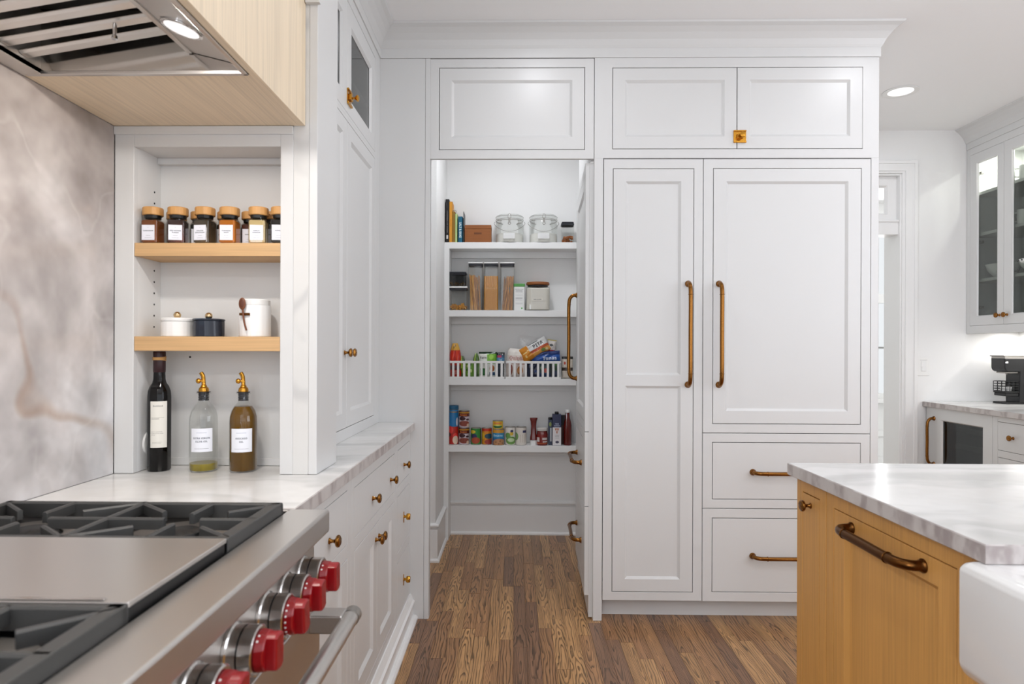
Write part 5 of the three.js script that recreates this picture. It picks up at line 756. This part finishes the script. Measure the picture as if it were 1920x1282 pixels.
  const wr = thing('packet', 'small white and red packet behind the orange packet', 'packet', null, [0.232, y + 0.165, z - 0.02]); part(wr, 'bag', packet(0.062, 0.095, 0.03, 37), gloss(print(120, 180, (x, w) => { x.fillStyle = '#a8241c'; x.fillRect(0, 128, w, 36); x.fillStyle = '#3c2418'; x.fillRect(0, 164, w, 16); blot(x, '#444a4c', [[60, 70, 22, 16]]); x.fillStyle = '#d8c878'; x.fillRect(0, 0, w, 14); }, '#dcd6d0'))); wr.rotation.z = -0.14;
  const cb = thing('packet', 'clear crumpled bag twisted open in the right basket', 'packet', null, [0.055, y + 0.150, z - 0.03]); part(cb, 'film', packet(0.10, 0.135, 0.03, 41), phy({ color: 0xffffff, roughness: 0.1, transmission: 1, thickness: 0, ior: 1.4 })); part(cb, 'tie', [tube([[-0.05, 0.03, 0.012], [-0.03, 0.028, 0.02], [0.0, 0.005, 0.02], [0.02, -0.005, 0.015]], 0.006, 20, 8), tube([[-0.055, 0.008, 0.012], [-0.03, 0.01, 0.02], [0.0, 0.0, 0.02]], 0.006, 16, 8)], cloth(0x4a3a2c)); cb.rotation.z = -0.12;
  pk('cream packet with a red mark on the shelf half behind the open door', 0.345, 0.075, 0.145, 0.05, P('#d9cfc2', (x, w) => { x.fillStyle = '#1c1c1c'; x.fillRect(0, 0, w, 24); blot(x, '#b8402c', [[40, 60, 14]]); x.fillStyle = '#3c3024'; x.fillRect(0, 100, w, 30); }), 0, 0.002, 0, 0, 43);
}
{ // ---- fourth shelf: tins, cans and bottles
  const y = SH[3];
  const canG = (r, h) => lathe([[r, 0.003], [r, h - 0.003]], 36), rimG = (r, h) => lathe([[0, 0.002], [r - 0.002, 0.002], [r, 0], [r + 0.0008, 0.0015], [r + 0.0002, 0.0035], [r + 0.0002, h - 0.0035], [r + 0.0008, h - 0.0015], [r, h], [r - 0.002, h], [r - 0.003, h - 0.003], [0, h - 0.003]], 36, 0.6);
  const wrap = (fn, bg) => { const t = print(256, 128, (x, w, h) => { for (const o of [0, 128]) { x.save(); x.translate(o, 0); x.beginPath(); x.rect(0, 0, 128, h); x.clip(); fn(x, 128, h); x.restore(); } }, bg); t.wrapS = THREE.RepeatWrapping; return t; };
  const blot = (x, c, pts) => { x.fillStyle = c; for (const [a, b, r, r2] of pts) { x.beginPath(); x.ellipse(a, b, r, r2 ?? r, 0, 0, 7); x.fill(); } };
  const can = (label, x, z, r, h, tex, y0 = 0, ry = 0) => { const t = thing('food_can', label, 'can', null, [x, y + y0, z], ry); part(t, 'can', rimG(r - 0.0008, h), M.steelDull); part(t, 'wrapper', canG(r, h), gloss(tex, 0.35)); return t; };
  const bean = wrap((x, w, h) => { x.fillStyle = '#5c1008'; x.fillRect(0, 0, w, 40); x.fillStyle = '#d8a024'; x.fillRect(0, 8, w, 8); lines(x, ['Beans'], w, 36, 20, 0, '#e8802c'); x.fillStyle = '#c9bcc4'; x.fillRect(0, 42, w, 86); blot(x, '#3a1420', [[54, 58, 26, 16], [100, 66, 16, 8]]); blot(x, '#8a4030', [[70, 98, 46, 22]]); blot(x, '#d8b8a0', [[104, 112, 14]]); }, '#5c1008');
  can('upper brown bean can stacked on an identical one', -0.340, -4.262, 0.0355, 0.112, bean, 0.1125, 1.5); can('lower brown bean can under its twin beside the blue tin', -0.340, -4.262, 0.0355, 0.112, bean, 0, 1.45);
  can('green can of beans with a yellow badge right of the brown cans', -0.2615, -4.262, 0.0338, 0.110, wrap((x, w, h) => { blot(x, '#e0c030', [[44, 26, 26, 14]]); blot(x, '#2c2a5c', [[56, 62, 26, 20]]); blot(x, '#b04a2c', [[70, 96, 40, 26]]); x.fillStyle = '#14501e'; x.fillRect(112, 0, 16, h); }, '#2e8a3c'), 0, 1.4);
  can('orange can with a red rim between the green and blue cans', -0.1895, -4.268, 0.0330, 0.110, wrap((x, w, h) => { x.fillStyle = '#c23018'; x.fillRect(0, 0, w, 22); blot(x, '#1f4a5c', [[90, 62, 40, 22]]); blot(x, '#a03a2c', [[90, 108, 40, 22]]); blot(x, '#e8b830', [[30, 60, 20, 30]]); }, '#d88a1c'), 0, 1.5);
  can('blue can of beans with a yellow top band, under the small yellow can', -0.1112, -4.246, 0.0385, 0.106, wrap((x, w, h) => { x.fillStyle = '#d89a2c'; x.fillRect(0, 0, w, 28); x.fillStyle = '#2a88b8'; x.fillRect(0, 28, w, 44); lines(x, ['Beans'], w, 58, 26, 0, '#c4e2f0'); blot(x, '#b8865c', [[76, 110, 54, 34]]); blot(x, '#8a5c3c', [[50, 104, 6], [80, 96, 6], [100, 114, 6], [70, 118, 6]]); }, '#1864a4'), 0, 1.5);
  can('small yellow can with a green picture on top of the blue can', -0.1150, -4.246, 0.0345, 0.054, wrap((x, w, h) => { x.fillStyle = '#e0803c'; x.fillRect(30, 20, 70, 26); blot(x, '#2c6a34', [[66, 92, 40, 24]]); blot(x, '#f0e890', [[66, 72, 34, 6]]); }, '#e2bc24'), 0.1065, 1.5);
  const veg = wrap((x, w, h) => { blot(x, '#6a9a48', [[44, 60, 22], [70, 96, 44, 30]]); blot(x, '#dcb42c', [[74, 44, 14, 16]]); blot(x, '#2c2c5c', [[76, 26, 12, 10]]); blot(x, '#c8dcb0', [[70, 92, 30, 14]]); }, '#e6e2dc');
  can('white vegetable can with green leaves, left of two white cans', -0.0330, -4.256, 0.0352, 0.119, veg, 0, 1.6); can('white can with a small navy stamp, right of two white cans', 0.0385, -4.252, 0.0362, 0.119, wrap((x, w, h) => { blot(x, '#7aa460', [[10, 66, 26, 30]]); x.fillStyle = '#2c3464'; x.fillRect(70, 20, 34, 18); x.fillStyle = '#c8bcae'; for (let i = 0; i < 5; i++) x.fillRect(52 + i * 14, 50, 3, 60); }, '#e4ddd4'), 0, 1.75);
  { const t = thing('tin', 'tall blue and red tin at the left end of the fourth shelf', 'tin', null, [-0.412, y, -4.262]); const r = 0.0335; part(t, 'body', rimG(r - 0.0005, 0.232), M.steelDull); part(t, 'wrapper', canG(r, 0.232), gloss(wrap((x, w, h) => { x.fillStyle = '#1878b4'; x.fillRect(0, 0, w, 62); blot(x, '#d8d4dc', [[100, 44, 12, 16]]); blot(x, '#e83a34', [[40, 74, 26, 14], [84, 98, 22, 12]]); blot(x, '#3c1210', [[30, 92, 14, 8]]); blot(x, '#e8d0b8', [[86, 112, 26, 16]]); }, '#b82218'), 0.3)); part(t, 'lid', lathe([[0, 0.2325], [r + 0.001, 0.2325], [r + 0.001, 0.257], [r - 0.002, 0.259], [0, 0.259]], 36, 0.5), std(0x15597e, 0.4)); part(t, 'gold_band', lathe([[r + 0.0006, 0.214], [r + 0.0006, 0.219]], 36), M.gold); t.children[1].rotation.y = 1.6; }
  { const t = thing('ketchup_bottle', 'upside-down dark red squeeze bottle standing on its white cap', 'bottle', null, [0.1225, y, -4.258]); part(t, 'body', lathe([[0, 0.032], [0.0245, 0.032], [0.0235, 0.05], [0.0185, 0.075], [0.0175, 0.125], [0.0205, 0.155], [0.0262, 0.172], [0.0255, 0.179], [0, 0.182]], 32, 1).scale(1, 1, 0.8), phy({ color: 0x6b130c, roughness: 0.25, clearcoat: 0.5 })); part(t, 'cap', lathe([[0, 0], [0.0235, 0], [0.024, 0.03], [0, 0.031]], 32, 0.5).scale(1, 1, 0.8), M.white); }
  { const t = thing('sauce_jar', 'squat red sauce jar with a white lid and white label patches', 'jar', null, [0.179, y, -4.246]); part(t, 'body', lathe([[0, 0], [0.033, 0], [0.0358, 0.006], [0.0358, 0.078], [0.033, 0.09], [0.031, 0.095], [0, 0.095]], 36, 0.9), phy({ color: 0x701410, roughness: 0.2, clearcoat: 0.5 })); part(t, 'wrapper', canG(0.0361, 0.068).translate(0, 0.008, 0), gloss(wrap((x, w, h) => { x.fillStyle = '#d8d0cc'; x.fillRect(8, 40, 36, 60); x.fillRect(66, 44, 44, 30); x.fillRect(70, 90, 40, 18); x.fillStyle = '#b4501c'; x.fillRect(0, 116, w, 12); }, '#7c1410'), 0.2)); part(t, 'lid', lathe([[0, 0.0955], [0.034, 0.0955], [0.035, 0.098], [0.035, 0.111], [0.033, 0.114], [0, 0.114]], 36, 0.5), std(0xd9d5d0, 0.4)); t.children[1].rotation.y = 1.5; }
  const carton = (label, x0, x1, h, z, d, tex, capC, sideC) => { const w = x1 - x0, t = thing('carton', label, 'carton', null, [(x0 + x1) / 2, y, z]); part(t, 'box', bx(-w / 2, w / 2, 0, h, -d / 2, d / 2, 0.002), cloth(sideC, 0.45)); part(t, 'print', new THREE.PlaneGeometry(w * 0.97, h * 0.98).translate(0, h / 2, d / 2 + 0.0006), gloss(tex, 0.4)); part(t, 'cap', [lathe([[0, h], [0.0125, h], [0.0132, h + 0.003], [0.0132, h + 0.013], [0.011, h + 0.016], [0, h + 0.016]], 24, 0.5)], cloth(capC, 0.4)); return t; };
  carton('narrow dark carton with a black cap left of the white broth carton', 0.2205, 0.2445, 0.166, -4.268, 0.05, print(60, 360, (x, w, h) => { blot(x, '#8a9a4c', [[30, 60, 20, 34]]); x.fillStyle = '#b4b8bc'; x.fillRect(24, 110, 30, 200); blot(x, '#20304a', [[16, 330, 18, 24]]); }, '#23304a'), 0x17181a, 0x23304a);
  carton('white broth carton with a navy top and black cap', 0.2455, 0.3035, 0.205, -4.248, 0.055, print(130, 460, (x, w, h) => { x.fillStyle = '#101c48'; x.fillRect(0, 0, w, 190); lines(x, ['FREE', 'RANGE'], w, 148, 26, 28, '#c4cce0'); x.fillStyle = '#b4623c'; x.beginPath(); x.moveTo(34, 206); x.lineTo(98, 206); x.lineTo(66, 290); x.fill(); blot(x, '#e9e7e6', [[66, 236, 9, 20]]); x.strokeStyle = '#777'; x.lineWidth = 3; for (const a of [310, 330, 350]) x.strokeRect(36, a, 60, 1); blot(x, '#3c3c52', [[70, 412, 28, 18]]); }, '#e2dfe0'), 0x17181a, 0x141f48);
  { const t = thing('carton', 'dark brown carton standing behind the white broth carton', 'carton', null, [0.318, y, -4.305]); part(t, 'box', bx(-0.022, 0.022, 0, 0.192, -0.022, 0.022, 0.002), cloth(0x4c2018, 0.5)); part(t, 'top', bx(-0.022, 0.022, 0.125, 0.193, -0.0225, 0.0225, 0.002), cloth(0x14161e, 0.5)); }
  { const t = thing('sauce_bottle', 'tall dark red sauce bottle at the right end beside the open door', 'bottle', null, [0.347, y, -4.252]); part(t, 'body', lathe([[0, 0], [0.026, 0], [0.0275, 0.004], [0.0275, 0.13], [0.024, 0.155], [0.0165, 0.18], [0.0145, 0.215], [0, 0.215]], 32, 0.9), phy({ color: 0x5e120c, roughness: 0.15, clearcoat: 0.6 })); part(t, 'cap', lathe([[0, 0.2155], [0.0148, 0.2155], [0.0145, 0.233], [0, 0.234]], 24, 0.5), M.white); }
}
renderer.render(scene, camera);
